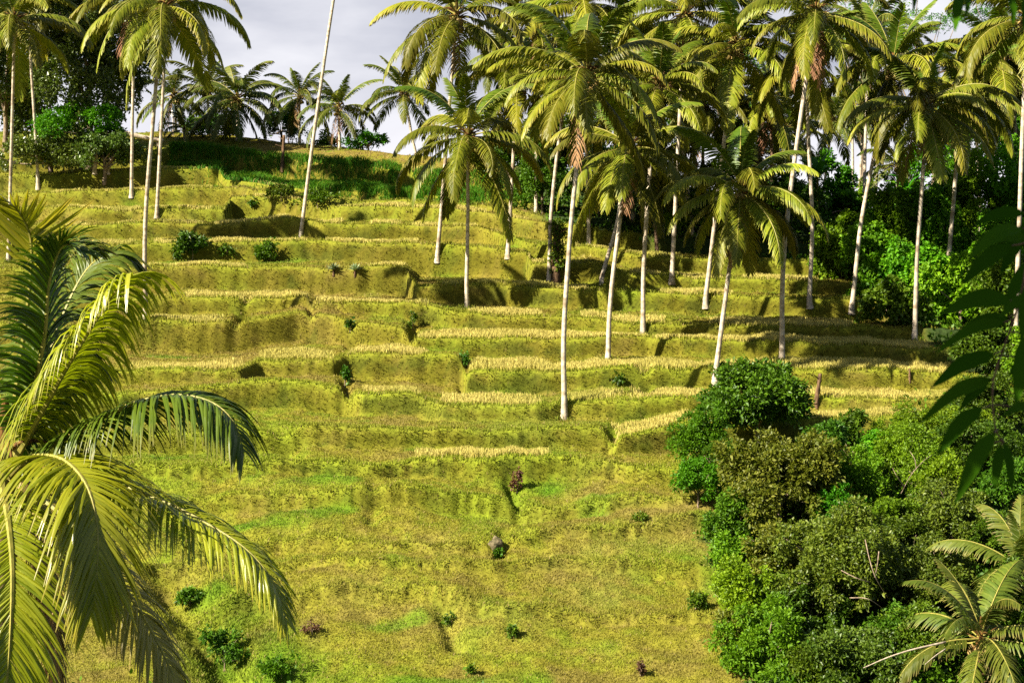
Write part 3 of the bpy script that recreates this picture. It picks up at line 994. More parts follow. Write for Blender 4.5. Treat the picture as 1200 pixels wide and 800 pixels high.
# label, base (u,v) or (u,None), crown (u,v), reach in pixels, distance or None, options
BASES = []
PALMS = [
    ('tall palm with straight pale trunk, lowest-rooted of the central palms', (660, 484), (688, 88), 108, None, dict(nfr=24, bow=-0.3)),
    ('short palm with dark upper trunk, broad drooping crown in front of the green grass belt', (547, 362), (549, 160), 94, None, dict(nfr=24, lo=1, rad=0.95)),
    ('pale-trunked palm with heavy drooping crown, beside the leaning crossed trunk', (712, 422), (739, 172), 94, None, dict(nfr=24, lo=1, bow=-0.2, dead=1)),
    ('palm whose leaning trunk crosses behind a straighter one', (706, 331), (732, 112), 80, None, dict(bow=0.55)),
    ('palm with bright slim trunk standing by the vine-clad stump', (643, 330), (663, 98), 84, None, dict(bow=-0.2)),
    ('palm on a thin pale trunk under the widest heap of crowns', (753, 388), (772, 98), 84, None, dict(bow=-0.2)),
    ('palm with slim mottled trunk in the shaded gap of the grove', (787, 328), (803, 14), 100, None, dict(lo=1)),
    ('palm with crooked trunk half hidden by the low crown on the dark bank', (827, 358), (862, 52), 90, None, dict(dead=1)),
    ('low palm with brown dead skirt, rooted above the round dark bush', (838, 447), (868, 222), 96, None, dict(nfr=24, lo=1, dead=3)),
    ('very tall palm with long curving pale trunk and tan dead fronds', (915, 423), (957, 14), 92, None, dict(nfr=22, lo=1, bow=-0.45, dead=3, rad=1.05)),
    ('palm whose trunk runs just behind the very tall curving one', (949, 357), (941, 66), 80, None, dict(bow=0.3)),
    ('thin palm at the sky gap with small round crown', (962, None), (975, 142), 50, 132, dict(far=True, group='thin palms in the sky gap')),
    ('palm with grey trunk leaning towards the creeper wall', (998, 362), (1047, 76), 92, None, dict(bow=-0.3, nfr=24)),
    ('palm with long brown dead fronds hanging before the creeper wall', (1072, 396), (1087, 122), 88, None, dict(nfr=24, lo=1, dead=5, bow=-0.1)),
    ('palm with dim trunk beside the one with hanging brown fronds', (1106, 360), (1126, 108), 80, None, dict(bow=0.1, dead=1)),
    ('palm above the creeper columns with bare pale upper trunk', (1160, None), (1170, 62), 88, 98, dict(lo=1)),
    ('palm with white trunk behind the dark overhanging leaves', (1190, 410), (1203, 22), 92, None, dict()),
    ('thinnest palm of the sky gap with dark slender trunk', (1001, None), (998, 118), 46, 150, dict(far=True, group='thin palms in the sky gap', nfr=16)),
    ('thin palm in the sky gap with pale lower trunk and brown collar', (1006, None), (1011, 126), 48, 145, dict(far=True, group='thin palms in the sky gap', nfr=16)),
    ('thin white-trunked palm in the sky gap beside the leaning grey trunk', (1026, None), (1029, 128), 46, 142, dict(far=True, group='thin palms in the sky gap', nfr=16)),
    ('small yellowish palm with low crown between sky gap and creeper wall', (1052, None), (1052, 192), 44, 120, dict(far=True, group='small palms at the crest')),
    ('tall palm with open crown against grey sky, pale trunk behind a short palm', (513, 303), (535, 18), 94, None, dict(nfr=22, lo=1)),
    ('crest palm heavy with coconuts, crown clear against the sky', (488, None), (473, 108), 54, 140, dict(far=True, group='palms along the crest', nfr=20)),
    ('crest palm with brown drooping lower fronds beside the slanting trunk', (398, 176), (397, 126), 50, 142, dict(far=True, group='palms along the crest', dead=2, nfr=18)),
    ('crest palm with upright young fronds and thin pale trunk', (351, 170), (351, 112), 46, 145, dict(far=True, group='palms along the crest', nfr=18)),
    ('bushy crest palm with thick skirted trunk and spread crown', (278, 165), (278, 116), 60, 138, dict(far=True, group='palms along the crest', nfr=26, lo=1)),
    ('crest palm tucked behind the bushy skirted one', (246, None), (243, 104), 50, 152, dict(far=True, group='palms along the crest', nfr=18)),
    ('crest palm half hidden by the paired trunks', (206, None), (204, 112), 46, 152, dict(far=True, group='palms along the crest', nfr=18)),
    ('palm with long pale trunk, rooted at the small terrace by the near palm', (170, 374), (193, 6), 98, None, dict(nfr=22, lo=1, bow=-0.35)),
    ('twin trunk just behind the long pale trunk it crosses near the top', (184, 254), (197, -12), 84, None, dict(nfr=18)),
    ('palm with white trunk rooted below the bright green bush', (154, 229), (158, -6), 80, None, dict(nfr=18, lo=1)),
    ('palm with slim white trunk in front of the dark-leaved tree', (45, 220), (31, -8), 78, None, dict(nfr=18)),
    ('palm with tan trunk and drooping yellow fronds over the dark-leaved tree', (10, 305), (17, 24), 82, None, dict(nfr=20, lo=1, rad=0.9)),
    ('palm with long slanting pale trunk alone against the sky', (352, 279), (410, -125), 76, None, dict(nfr=18, bow=-0.1)),
    ('palm with thin pale trunk showing under the short dark-trunked palm', (595, 300), (607, 102), 78, None, dict()),
    ('palm with high crown and rough shaggy trunk top above the tallest central one', (690, None), (684, 6), 92, 106, dict(nfr=22)),
    ('palm with yellow folded frond high between two taller crowns', (628, None), (630, 34), 66, 112, dict()),
    ('palm deep in the grove with blue-green lower fronds', (742, None), (738, 52), 80, 108, dict(lo=1)),
    ('palm with arching yellow frond tips in the middle of the grove', (812, None), (790, 92), 84, 104, dict(lo=1)),
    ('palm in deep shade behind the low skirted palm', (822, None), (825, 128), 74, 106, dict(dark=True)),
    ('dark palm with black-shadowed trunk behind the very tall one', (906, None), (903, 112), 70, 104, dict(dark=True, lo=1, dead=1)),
    ('palm with crown tucked under the tan dead fronds', (925, None), (921, 150), 58, 116, dict()),
    ('palm crown rising behind the leaning grey palm', (1012, None), (1018, 40), 70, 118, dict(far=True)),
    ('palm crown above the creeper columns, fronds arching to both sides', (1150, None), (1142, 108), 70, 104, dict(lo=1)),
    ('palm half behind the white trunk with fronds over the creepers', (1192, None), (1188, 92), 72, 102, dict(lo=1)),
    ('short palm with crown low among shrubs behind the grove', (880, None), (889, 182), 56, 112, dict(far=True)),
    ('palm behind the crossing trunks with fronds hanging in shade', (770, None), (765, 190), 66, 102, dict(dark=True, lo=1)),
    ('crest palm peering between the open crown and the folded yellow frond', (585, None), (588, 60), 60, 130, dict(far=True, group='palms along the crest')),
]
for i, (lab, b, c, reach, D, kw) in enumerate(PALMS):
    kw = dict(kw)
    kw['nfr'] = int(kw.get('nfr', 23) * 1.04)
    if kw.get('dead', 0) == 0 and i % 3 == 0:
        kw['dead'] = 1
    if b[1] is not None:
        B = on_ground(*b)
    else:
        B = gpt(b[0], D)
    Y = B[1]
    BASES.append(B)
    C_ = at(c[0], c[1], Y + random.Random(i).uniform(-0.6, 0.6))
    # reach of the shared crown is about 0.86 frond lengths
    sc = reach * Y / F / (FL * 0.82)
    palm(lab, B, C_, sc, seed=i + 1, rad=kw.pop('rad', 1.0) * np.interp(Y, [60, 150], [1.0, 1.15]), **kw)

build_grass()

# ------------------------------------------------------------------ small palm in the bottom of the valley
B = gpt(1148, 49.0)
palm('squat palm with upright fronds among the valley bushes', B, at(1150, 748, 49.0), 0.86, nfr=20, seed=77, lo=0.5, dead=5, far=True, group='palms in the valley', nuts=True)
B = gpt(1196, 53.0)
palm('feathery palm with thin comb-like fronds behind the squat valley palm', B, at(1198, 668, 53.0), 0.78, far=True, nfr=14, seed=78, group='palms in the valley', nuts=False, lo=-1.5)
# small trunkless palm by the crest
B = gpt(216, 146.0)
palm('low dark trunkless palm growing on the crest', B, at(216, 152, 146.0), 0.72, nfr=14, seed=79, far=True, nuts=False, group='small palms at the crest', lo=-2)

# ------------------------------------------------------------------ the near palm
DN = 18.0
def npt(u, v, dy):
    return at(u, v, DN + dy)


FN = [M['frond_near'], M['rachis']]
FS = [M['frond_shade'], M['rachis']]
cr = npt(6, 548, 0)
un = 600 + cr[0] * F / DN
Bn = np.array([cr[0] - 0.25, DN + 0.1, 0.0])
Bn[2] = gz(600 + Bn[0] * F / Bn[1], Bn[1])
NP = thing('coconut_palm', 'large near palm with glossy yellow-green fronds', 'palm tree', Bn, 'coconut palms on the terraces')
off = -Bn
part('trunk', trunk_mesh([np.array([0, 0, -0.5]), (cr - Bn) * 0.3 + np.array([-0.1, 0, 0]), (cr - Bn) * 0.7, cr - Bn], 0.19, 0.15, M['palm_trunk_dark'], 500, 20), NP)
part('leaf_sheath', SHEATH, NP, cr - Bn, (0, 0, 1.0), (0.9, 0.9, 1.0))
part('coconut_bunch', NUTS, NP, cr - Bn + np.array([0.05, -0.1, -0.1]), (0, 0, 0.4))
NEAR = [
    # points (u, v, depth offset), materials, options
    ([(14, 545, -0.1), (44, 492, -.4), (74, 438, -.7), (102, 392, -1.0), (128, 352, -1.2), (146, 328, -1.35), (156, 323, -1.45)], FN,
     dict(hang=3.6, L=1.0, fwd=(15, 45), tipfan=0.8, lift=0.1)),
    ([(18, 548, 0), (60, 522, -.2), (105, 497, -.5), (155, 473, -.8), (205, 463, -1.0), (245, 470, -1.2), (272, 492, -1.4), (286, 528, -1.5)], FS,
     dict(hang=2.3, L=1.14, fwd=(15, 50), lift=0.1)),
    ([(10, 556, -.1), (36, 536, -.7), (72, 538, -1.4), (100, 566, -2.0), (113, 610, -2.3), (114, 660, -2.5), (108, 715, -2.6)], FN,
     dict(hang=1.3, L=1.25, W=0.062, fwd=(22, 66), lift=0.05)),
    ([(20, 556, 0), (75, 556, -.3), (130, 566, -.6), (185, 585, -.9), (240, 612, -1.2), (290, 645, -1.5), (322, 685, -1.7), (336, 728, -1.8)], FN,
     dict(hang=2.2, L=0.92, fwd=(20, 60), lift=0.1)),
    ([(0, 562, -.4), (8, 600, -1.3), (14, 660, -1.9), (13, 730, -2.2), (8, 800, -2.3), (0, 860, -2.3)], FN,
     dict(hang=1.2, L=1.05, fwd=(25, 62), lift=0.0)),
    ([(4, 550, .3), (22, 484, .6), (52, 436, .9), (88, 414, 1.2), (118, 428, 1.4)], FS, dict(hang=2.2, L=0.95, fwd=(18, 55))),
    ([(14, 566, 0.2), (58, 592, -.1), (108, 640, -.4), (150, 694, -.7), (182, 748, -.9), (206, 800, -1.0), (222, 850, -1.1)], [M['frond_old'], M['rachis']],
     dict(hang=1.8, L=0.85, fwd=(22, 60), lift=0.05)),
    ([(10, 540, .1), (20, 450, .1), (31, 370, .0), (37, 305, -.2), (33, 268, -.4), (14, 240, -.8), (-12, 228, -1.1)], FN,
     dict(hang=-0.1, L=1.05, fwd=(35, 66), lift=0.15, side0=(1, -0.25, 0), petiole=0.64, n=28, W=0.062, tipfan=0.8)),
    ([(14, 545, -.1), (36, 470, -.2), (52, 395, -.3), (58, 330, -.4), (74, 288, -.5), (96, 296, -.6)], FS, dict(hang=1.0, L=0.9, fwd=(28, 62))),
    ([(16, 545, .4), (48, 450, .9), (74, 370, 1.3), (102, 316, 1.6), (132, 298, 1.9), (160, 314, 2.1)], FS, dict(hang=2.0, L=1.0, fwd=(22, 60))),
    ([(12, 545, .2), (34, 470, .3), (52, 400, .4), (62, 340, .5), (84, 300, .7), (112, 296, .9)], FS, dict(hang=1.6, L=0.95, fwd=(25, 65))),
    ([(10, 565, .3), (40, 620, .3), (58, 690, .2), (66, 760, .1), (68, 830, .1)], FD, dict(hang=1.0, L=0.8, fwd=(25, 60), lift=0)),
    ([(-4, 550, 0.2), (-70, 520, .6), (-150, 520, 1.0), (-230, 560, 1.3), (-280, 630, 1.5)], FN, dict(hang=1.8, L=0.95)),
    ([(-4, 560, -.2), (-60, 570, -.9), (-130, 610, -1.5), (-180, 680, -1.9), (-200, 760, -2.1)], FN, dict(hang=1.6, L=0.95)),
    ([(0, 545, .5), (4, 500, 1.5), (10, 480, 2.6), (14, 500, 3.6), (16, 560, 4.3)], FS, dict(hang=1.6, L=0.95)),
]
for i, (pts, mats, kw) in enumerate(NEAR):
    k2 = dict(n=112, L=0.9, W=0.045, var=0.16, twist=0.08, segs=6, fold=True, seed=700 + i, rach=0.04, petiole=0.13, gap=0.07)
    k2.update(kw)
    P3 = [npt(*p) - Bn for p in pts]
    o = part('frond', frond_mesh('frond', P3, mats, **k2), NP)


# ------------------------------------------------------------------ leafy plants
def leaf_cloud(lobes, n, size, seed, mat, aspect=0.5, per=5, spread=1.6, shell=0.62, updir=0.35, name='crown', droop=0.0, floor=None):
    """rosettes of folded leaves through the outer volume of the lobes"""
    r = np.random.default_rng(seed)
    C_ = np.array([l[0] for l in lobes], float)
    R_ = np.array([l[1] for l in lobes], float)
    if R_.ndim == 1:
        R_ = np.stack([R_] * 3, -1)
    w = (R_.prod(1)) ** 0.667
    k = r.choice(len(lobes), n, p=w / w.sum())
    d = nrm(r.normal(0, 1, (n, 3)) + np.array([0, -0.25, updir]))
    rad = shell + (1 - shell) * r.random(n) ** 0.6
    rad *= 0.86 + 0.26 * r.random(n)
    rad = np.where(r.random(n) < 0.05, rad * r.uniform(1.05, 1.45, n), rad)
    P = C_[k] + d * R_[k] * rad[:, None]
    # thin out uneven patches so that gaps open
    hole = vnoise2(P[:, 0] * 1.7 / max(size * 6, .3) + 50, (P[:, 2] + P[:, 1] * 0.7) * 1.7 / max(size * 6, .3) + 50, seed % 97)
    ok = (hole > -0.17) | (n < 320)
    if floor is not None:
        ok &= P[:, 2] > floor
    P, d = P[ok], d[ok]
    n = len(P)
    cl = np.clip(r.normal(0.45, 0.2, n) + 0.35 * vnoise2(P[:, 0] * 0.9 + 70, P[:, 2] * 0.9 + P[:, 1] * .5 + 70, seed % 89), 0, 1)
    P = np.repeat(P, per, 0)
    d = np.repeat(d, per, 0)
    cl = np.repeat(cl, per)
    m = len(P)
    ax = nrm(d * 0.7 + r.normal(0, spread * 0.45, (m, 3)) + np.array([0, 0, 0.15 - droop]))
    nr = nrm(np.cross(ax, r.normal(0, 1, (m, 3))))
    nr = nrm(nr + np.array([0, 0, 0.5]) * np.sign(nr[:, 2:3] + 1e-6))
    sd = nrm(np.cross(ax, nr))
    nr = np.cross(sd, ax)
    ln = size * (0.65 + 0.7 * r.random(m))
    wd = ln * aspect * 0.5
    b = P + r.normal(0, size * 0.35, (m, 3))
    tip = b + ax * ln[:, None] - np.array([0, 0, 1]) * (ln * 0.15)[:, None]
    mid = b + ax * (ln * 0.45)[:, None]
    l = mid + sd * wd[:, None] + nr * (wd * 0.35)[:, None]
    q = mid - sd * wd[:, None] + nr * (wd * 0.35)[:, None]
    V = np.stack([b, l, tip, q], 1).reshape(-1, 3)
    i = np.arange(m)[:, None] * 4
    Tt = np.concatenate([i + np.array([[0, 1, 2]]), i + np.array([[0, 2, 3]])])
    c = np.zeros((m, 4, 3))
    c[..., 0] = np.clip(cl + r.normal(0, 0.17, m), 0, 1)[:, None]
    c[..., 1] = 0.5
    return make_mesh(name, V, [Tt], mat, None, c.reshape(-1, 3))


def ellipsoid_lobes(rx, ry, rz, n, seed, k=0.42, center=(0, 0, 0), low=-0.55):
    r = np.random.default_rng(seed)
    out = []
    g = 0
    while len(out) < n:
        d = nrm(r.normal(0, 1, 3))
        if d[2] < low:
            continue
        q = r.uniform(0.35, 0.92)
        s = k * r.uniform(0.5, 1.15) * (1.25 - 0.55 * q)
        out.append((np.array(center) + d * q * np.array([rx, ry, rz]), np.array([rx, ry, rz]) * s))
    return out


def limbs(top, lobes, r0, seed, mat, nl=7, name='trunk', base=(0, 0, -0.3)):
    g = Geo()
    r = random.Random(seed)
    top = np.asarray(top, float)
    base = np.asarray(base, float)
    jit = lambda a: np.array([r.uniform(-a, a), r.uniform(-a, a), r.uniform(-a, a)])
    L_ = np.linalg.norm(top - base)
    g.tube([base, base + (top - base) * 0.5 + jit(0.06 * L_), top], r0, r0 * 0.55, 8, 9)
    for c, rr in r.sample(lobes, min(nl, len(lobes))):
        st = base + (top - base) * r.uniform(0.55, 1.0)
        d = np.asarray(c) - st
        g.tube([st, st + d * 0.5 + jit(0.1 * np.linalg.norm(d)), st + d * 1.05], r0 * 0.42, r0 * 0.1, 5, 7)
    return g.mesh(name, [mat])


def leafy(name, label, cat, u, v, rx, ry, D, mat, size, n, seed, group=None, bark='bark', nl=9, aspect=0.5, deep=0.9, k=0.42, lobes_n=26, per=5, shell=0.6, r0=None, droop=0.0, base_u=None):
    """a bush or tree whose crown is seen at (u, v) with half-sizes rx, ry pixels"""
    s = D / F
    c = at(u, v, D)
    bu = base_u if base_u is not None else u
    base = gpt(bu, D)
    Rx, Rz = rx * s * 1.08, ry * s * 1.08
    if D < 80:
        n, size = int(n * 1.55), size * 0.78
    n = int(n * 1.25)
    if c[2] - Rz * 0.9 < base[2]:
        c[2] = max(c[2], base[2] + Rz * 0.45)
    lob = ellipsoid_lobes(Rx, Rx * deep, Rz, lobes_n, seed, k, c - base)
    t = thing(name, label, cat, base, group)
    part('crown', leaf_cloud(lob, n, size, seed + 1, mat, aspect, per, shell=shell, droop=droop, floor=0.02), t)
    part('trunk', limbs(c - base + np.array([0, 0, -Rz * 0.15]), lob, r0 or max(0.05, 0.055 * Rx), seed, M[bark], nl), t)
    return t


def Dg(v):
    return float(Yof(v))


SHRUB = 'bushes and trees in the valley'
BUSH = [
    # name, label, category, u, v, rx, ry, D, material, leaf, rosettes
    ('bush', 'dense round dark green bush below a pale palm trunk', 'bush', 886, 474, 58, 46, 67.5, 'dark', 0.30, 2600, SHRUB),
    ('shrub', 'bright green spreading shrub at the edge of the terraces', 'shrub', 820, 512, 36, 42, 64.5, 'vivid', 0.17, 1500, SHRUB),
    ('shrub', 'small fresh shrub hanging over the grass edge below the bright one', 'shrub', 818, 566, 28, 28, 62, 'vivid', 0.17, 900, SHRUB),
    ('tree', 'broad tree with yellowish leaves beneath the round dark bush', 'tree', 912, 566, 72, 62, 60.5, 'olive', 0.24, 3800, SHRUB),
    ('bush', 'dark bush beside the yellowish broad tree', 'bush', 964, 520, 30, 26, 64, 'dark', 0.2, 1000, SHRUB),
    ('shrub', 'little upright shrub with pale round leaves on the terrace edge', 'shrub', 1002, 506, 15, 22, 66, 'mid', 0.26, 420, SHRUB),
    ('bush', 'lime green loose bush behind the russet twigs', 'bush', 1010, 560, 44, 42, 62, 'lime', 0.17, 1800, SHRUB),
    ('bush', 'fresh green bush with bare twigs under the hanging leaves', 'bush', 1072, 548, 54, 44, 62.5, 'lime', 0.17, 2200, SHRUB),
    ('bush', 'sunny bush where the lowest terrace strips end', 'bush', 1062, 504, 44, 24, 66.5, 'lime', 0.17, 1400, SHRUB),
    ('bush', 'leafy bush under the tip of the overhanging branch', 'bush', 1140, 520, 56, 36, 65, 'mid', 0.18, 1900, SHRUB),
    ('bush', 'bush with mixed pale leaves behind the overhanging stem', 'bush', 1170, 466, 44, 34, 70, 'mid', 0.19, 1700, SHRUB),
    ('bush', 'dull green bush at the corner under the white palm trunk', 'bush', 1190, 575, 44, 40, 60, 'mid', 0.2, 1300, SHRUB),
    ('bush', 'bush with small olive leaves above the feathery palm', 'bush', 1115, 606, 54, 42, 58.5, 'grey', 0.18, 2000, SHRUB),
    ('tree', 'dark olive tree with bare pale twigs in its crown', 'tree', 985, 668, 88, 74, 54.5, 'grey', 0.19, 5000, SHRUB),
    ('bush', 'medium bush between the yellowish and the dark olive tree', 'bush', 900, 650, 46, 44, 57, 'olive', 0.2, 1900, SHRUB),
    ('bush', 'light green bush on the slope edge with a dark hollow beside it', 'bush', 868, 704, 42, 44, 54, 'lime', 0.18, 1700, SHRUB),
    ('bush', 'lime bush at the lower rim with yellow-green leaf heads', 'bush', 900, 768, 54, 50, 51, 'lime', 0.19, 2200, SHRUB),
    ('tree', 'dull green low tree in front of the dark olive tree', 'tree', 1000, 782, 70, 44, 50, 'grey', 0.2, 2600, SHRUB),
    ('bush', 'shaded bush left in the hollow between lime and olive crowns', 'bush', 945, 728, 46, 46, 53, 'dark', 0.18, 1800, SHRUB),
    ('bush', 'deep green bush behind the squat valley palm', 'bush', 1090, 674, 56, 48, 54.5, 'grey', 0.19, 2000, SHRUB),
    ('bush', 'green bush behind the feathery palm fronds', 'bush', 1176, 640, 44, 40, 57, 'mid', 0.19, 1500, SHRUB),
    ('bush', 'dark bush at the foot of the squat valley palm', 'bush', 1090, 764, 56, 46, 51.5, 'dark', 0.18, 1800, SHRUB),
    ('bush', 'dark bush beyond the squat palm at the picture edge', 'bush', 1196, 734, 40, 60, 53, 'dark', 0.18, 1500, SHRUB),
    ('bush', 'bright green bush low beside the squat palm trunk', 'bush', 1196, 805, 36, 26, 49, 'vivid', 0.18, 900, SHRUB),
    ('shrub', 'russet twiggy shrub beside the yellowish broad tree', 'shrub', 968, 564, 18, 20, 61, 'russet', 0.16, 420, SHRUB),
]
BUSH += [
    ('shrub', 'ragged shrub between the bright shrub and the yellowish tree', 'shrub', 850, 545, 26, 26, 62.5, 'mid', 0.19, 700, SHRUB),
    ('shrub', 'loose shrub trailing down the edge of the yellowish tree', 'shrub', 852, 612, 24, 34, 59.5, 'mid', 0.19, 800, SHRUB),
    ('shrub', 'ragged lime shrub spilling onto the grass slope', 'shrub', 858, 650, 26, 22, 57, 'lime', 0.18, 700, SHRUB),
    ('shrub', 'shrub filling the dip right of the yellowish tree', 'shrub', 985, 600, 30, 30, 59.5, 'vivid', 0.18, 900, SHRUB),
    ('shrub', 'fresh shrub on top of the dark olive tree', 'shrub', 1040, 610, 34, 26, 58.5, 'lime', 0.18, 1000, SHRUB),
    ('shrub', 'ragged shrub between the dark bush and the sunny bush', 'shrub', 1030, 530, 26, 22, 64.5, 'vivid', 0.18, 700, SHRUB),
    ('shrub', 'pale shrub under the hanging leaf tips', 'shrub', 1105, 560, 34, 26, 61, 'lime', 0.18, 900, SHRUB),
    ('shrub', 'shrub between the olive bush and the feathery palm', 'shrub', 1070, 640, 34, 30, 56.5, 'mid', 0.19, 900, SHRUB),
    ('shrub', 'lime shrub in front of the hollow between the crowns', 'shrub', 930, 690, 26, 24, 54.5, 'lime', 0.18, 700, SHRUB),
    ('shrub', 'shrub with fresh tips at the very bottom of the valley', 'shrub', 950, 785, 34, 26, 49.6, 'mid', 0.18, 900, SHRUB),
    ('shrub', 'yellowish shrub leaning out over the lower slope', 'shrub', 862, 740, 26, 26, 52, 'olive', 0.19, 700, SHRUB),
    ('shrub', 'shrub beside the fallen pale branch', 'shrub', 1050, 740, 34, 30, 52, 'mid', 0.18, 900, SHRUB),
    ('shrub', 'shrub behind the overhanging stem above the sunny bush', 'shrub', 1118, 494, 34, 22, 67, 'lime', 0.18, 900, SHRUB),
]
for i, (nm, lab, cat, u, v, rx, ry, D, mt, lf, n, grp) in enumerate(BUSH):
    leafy(nm, lab, cat, u, v, rx, ry, D, M[mt], lf, n, 1000 + i * 7, grp)

def twigs(thing_label, D, polys, r0):
    t = next(o for o in bpy.data.objects if o.get('label') == thing_label)
    g = Geo()
    for p in polys:
        g.tube([at(u, v, D + dy) - np.array(t.location) for u, v, dy in p], r0, r0 * 0.5, 6, len(p) * 4)
    part('bare_branch', g.mesh('bare_branch', [M['bark']]), t)


twigs('dark olive tree with bare pale twigs in its crown', 49.9, [[(1014, 632, 1.2), (1019, 655, .3), (1026, 676, 0), (1040, 700, .8)], [(1030, 646, .8), (1028, 662, .2), (1025, 676, 0)], [(996, 700, .6), (1016, 701, 0), (1034, 712, .6)], [(986, 668, .8), (1004, 677, .3), (1020, 682, .6)]], 0.022)
twigs('fresh green bush with bare twigs under the hanging leaves', 60.0, [[(1056, 578, .8), (1068, 556, .1), (1082, 540, 0), (1092, 533, .4)], [(1074, 550, .1), (1072, 538, 0), (1066, 528, .3)], [(1060, 570, .3), (1050, 556, 0), (1046, 548, .3)]], 0.02)
g0 = at(1068, 762, 47.6)
t = thing('fallen_branch', 'pale bare branch lying across the bushes beside the squat palm', 'branch', g0)
g = Geo()
g.tube([at(u, v, D_) - g0 for u, v, D_ in [(1012, 782, 47.2), (1040, 770, 47.4), (1068, 761, 47.6), (1108, 752, 48.2)]], 0.015, 0.04, 7, 16)
g.tube([at(u, v, D_) - g0 for u, v, D_ in [(1084, 778, 47.2), (1096, 768, 47.6), (1108, 760, 48.0)]], 0.012, 0.025, 6, 9)
part('wood', g.mesh('wood', [M['bark_pale']]), t)

WALL = 'creeper-clad trees beside the terraces'
VINES = [
    ('creeper-covered tree of fresh green beside the leaning grey trunk', 985, 300, 40, 62, 98, 'creeper', 0.24),
    ('creeper mound spilling onto the shaded terraces', 1030, 330, 46, 60, 93, 'creeper', 0.24),
    ('creeper column with yellow-green leaves between two trunks', 1045, 290, 38, 72, 97, 'creeper', 0.22),
    ('creeper column behind the trunk with hanging brown fronds', 1098, 292, 40, 84, 96, 'creeper', 0.23),
    ('tall creeper column with bright small leaves under a bare upper trunk', 1142, 250, 42, 78, 97, 'creeper', 0.2),
    ('creeper-draped tree behind the dark hanging leaves', 1190, 262, 46, 86, 96, 'creeper', 0.23),
    ('creeper column just beyond the leaning grey trunk', 1012, 292, 30, 46, 96, 'creeper', 0.22),
    ('ragged creeper curtain low between two trunks', 1072, 335, 34, 52, 91, 'creeper', 0.22),
    ('creeper curtain with hanging strands under the bare upper trunk', 1164, 312, 36, 66, 92, 'creeper', 0.21),
    ('creeper heap under the small yellowish palm', 1062, 268, 34, 40, 100, 'creeper', 0.23),
    ('creeper heap high beside the dim palm trunk', 1112, 236, 30, 44, 100, 'creeper', 0.23),
    ('low creeper mound at the foot of the brown-fronded palm', 1045, 372, 40, 34, 87, 'mid', 0.24),
    ('leafy creeper bank behind the overhanging leaves', 1125, 352, 50, 50, 89, 'creeper', 0.22),
    ('creeper bank rising to the white palm trunk', 1182, 372, 46, 60, 86, 'mid', 0.22),
    ('creeper bank above the last terrace strips', 1168, 412, 42, 34, 78, 'mid', 0.21),
    ('pale leafy bush under the white trunk and hanging leaves', 1192, 430, 40, 40, 76, 'creeper', 0.2),
]
for i, (lab, u, v, rx, ry, D, mt, lf) in enumerate(VINES):
    leafy('creeper_covered_tree', lab, 'tree', u, v, rx, ry, D - 3, M[mt], lf, int(rx * ry * 0.95), 2000 + i * 11, WALL, aspect=0.75, lobes_n=22, k=0.36, nl=6, shell=0.72, droop=0.4)

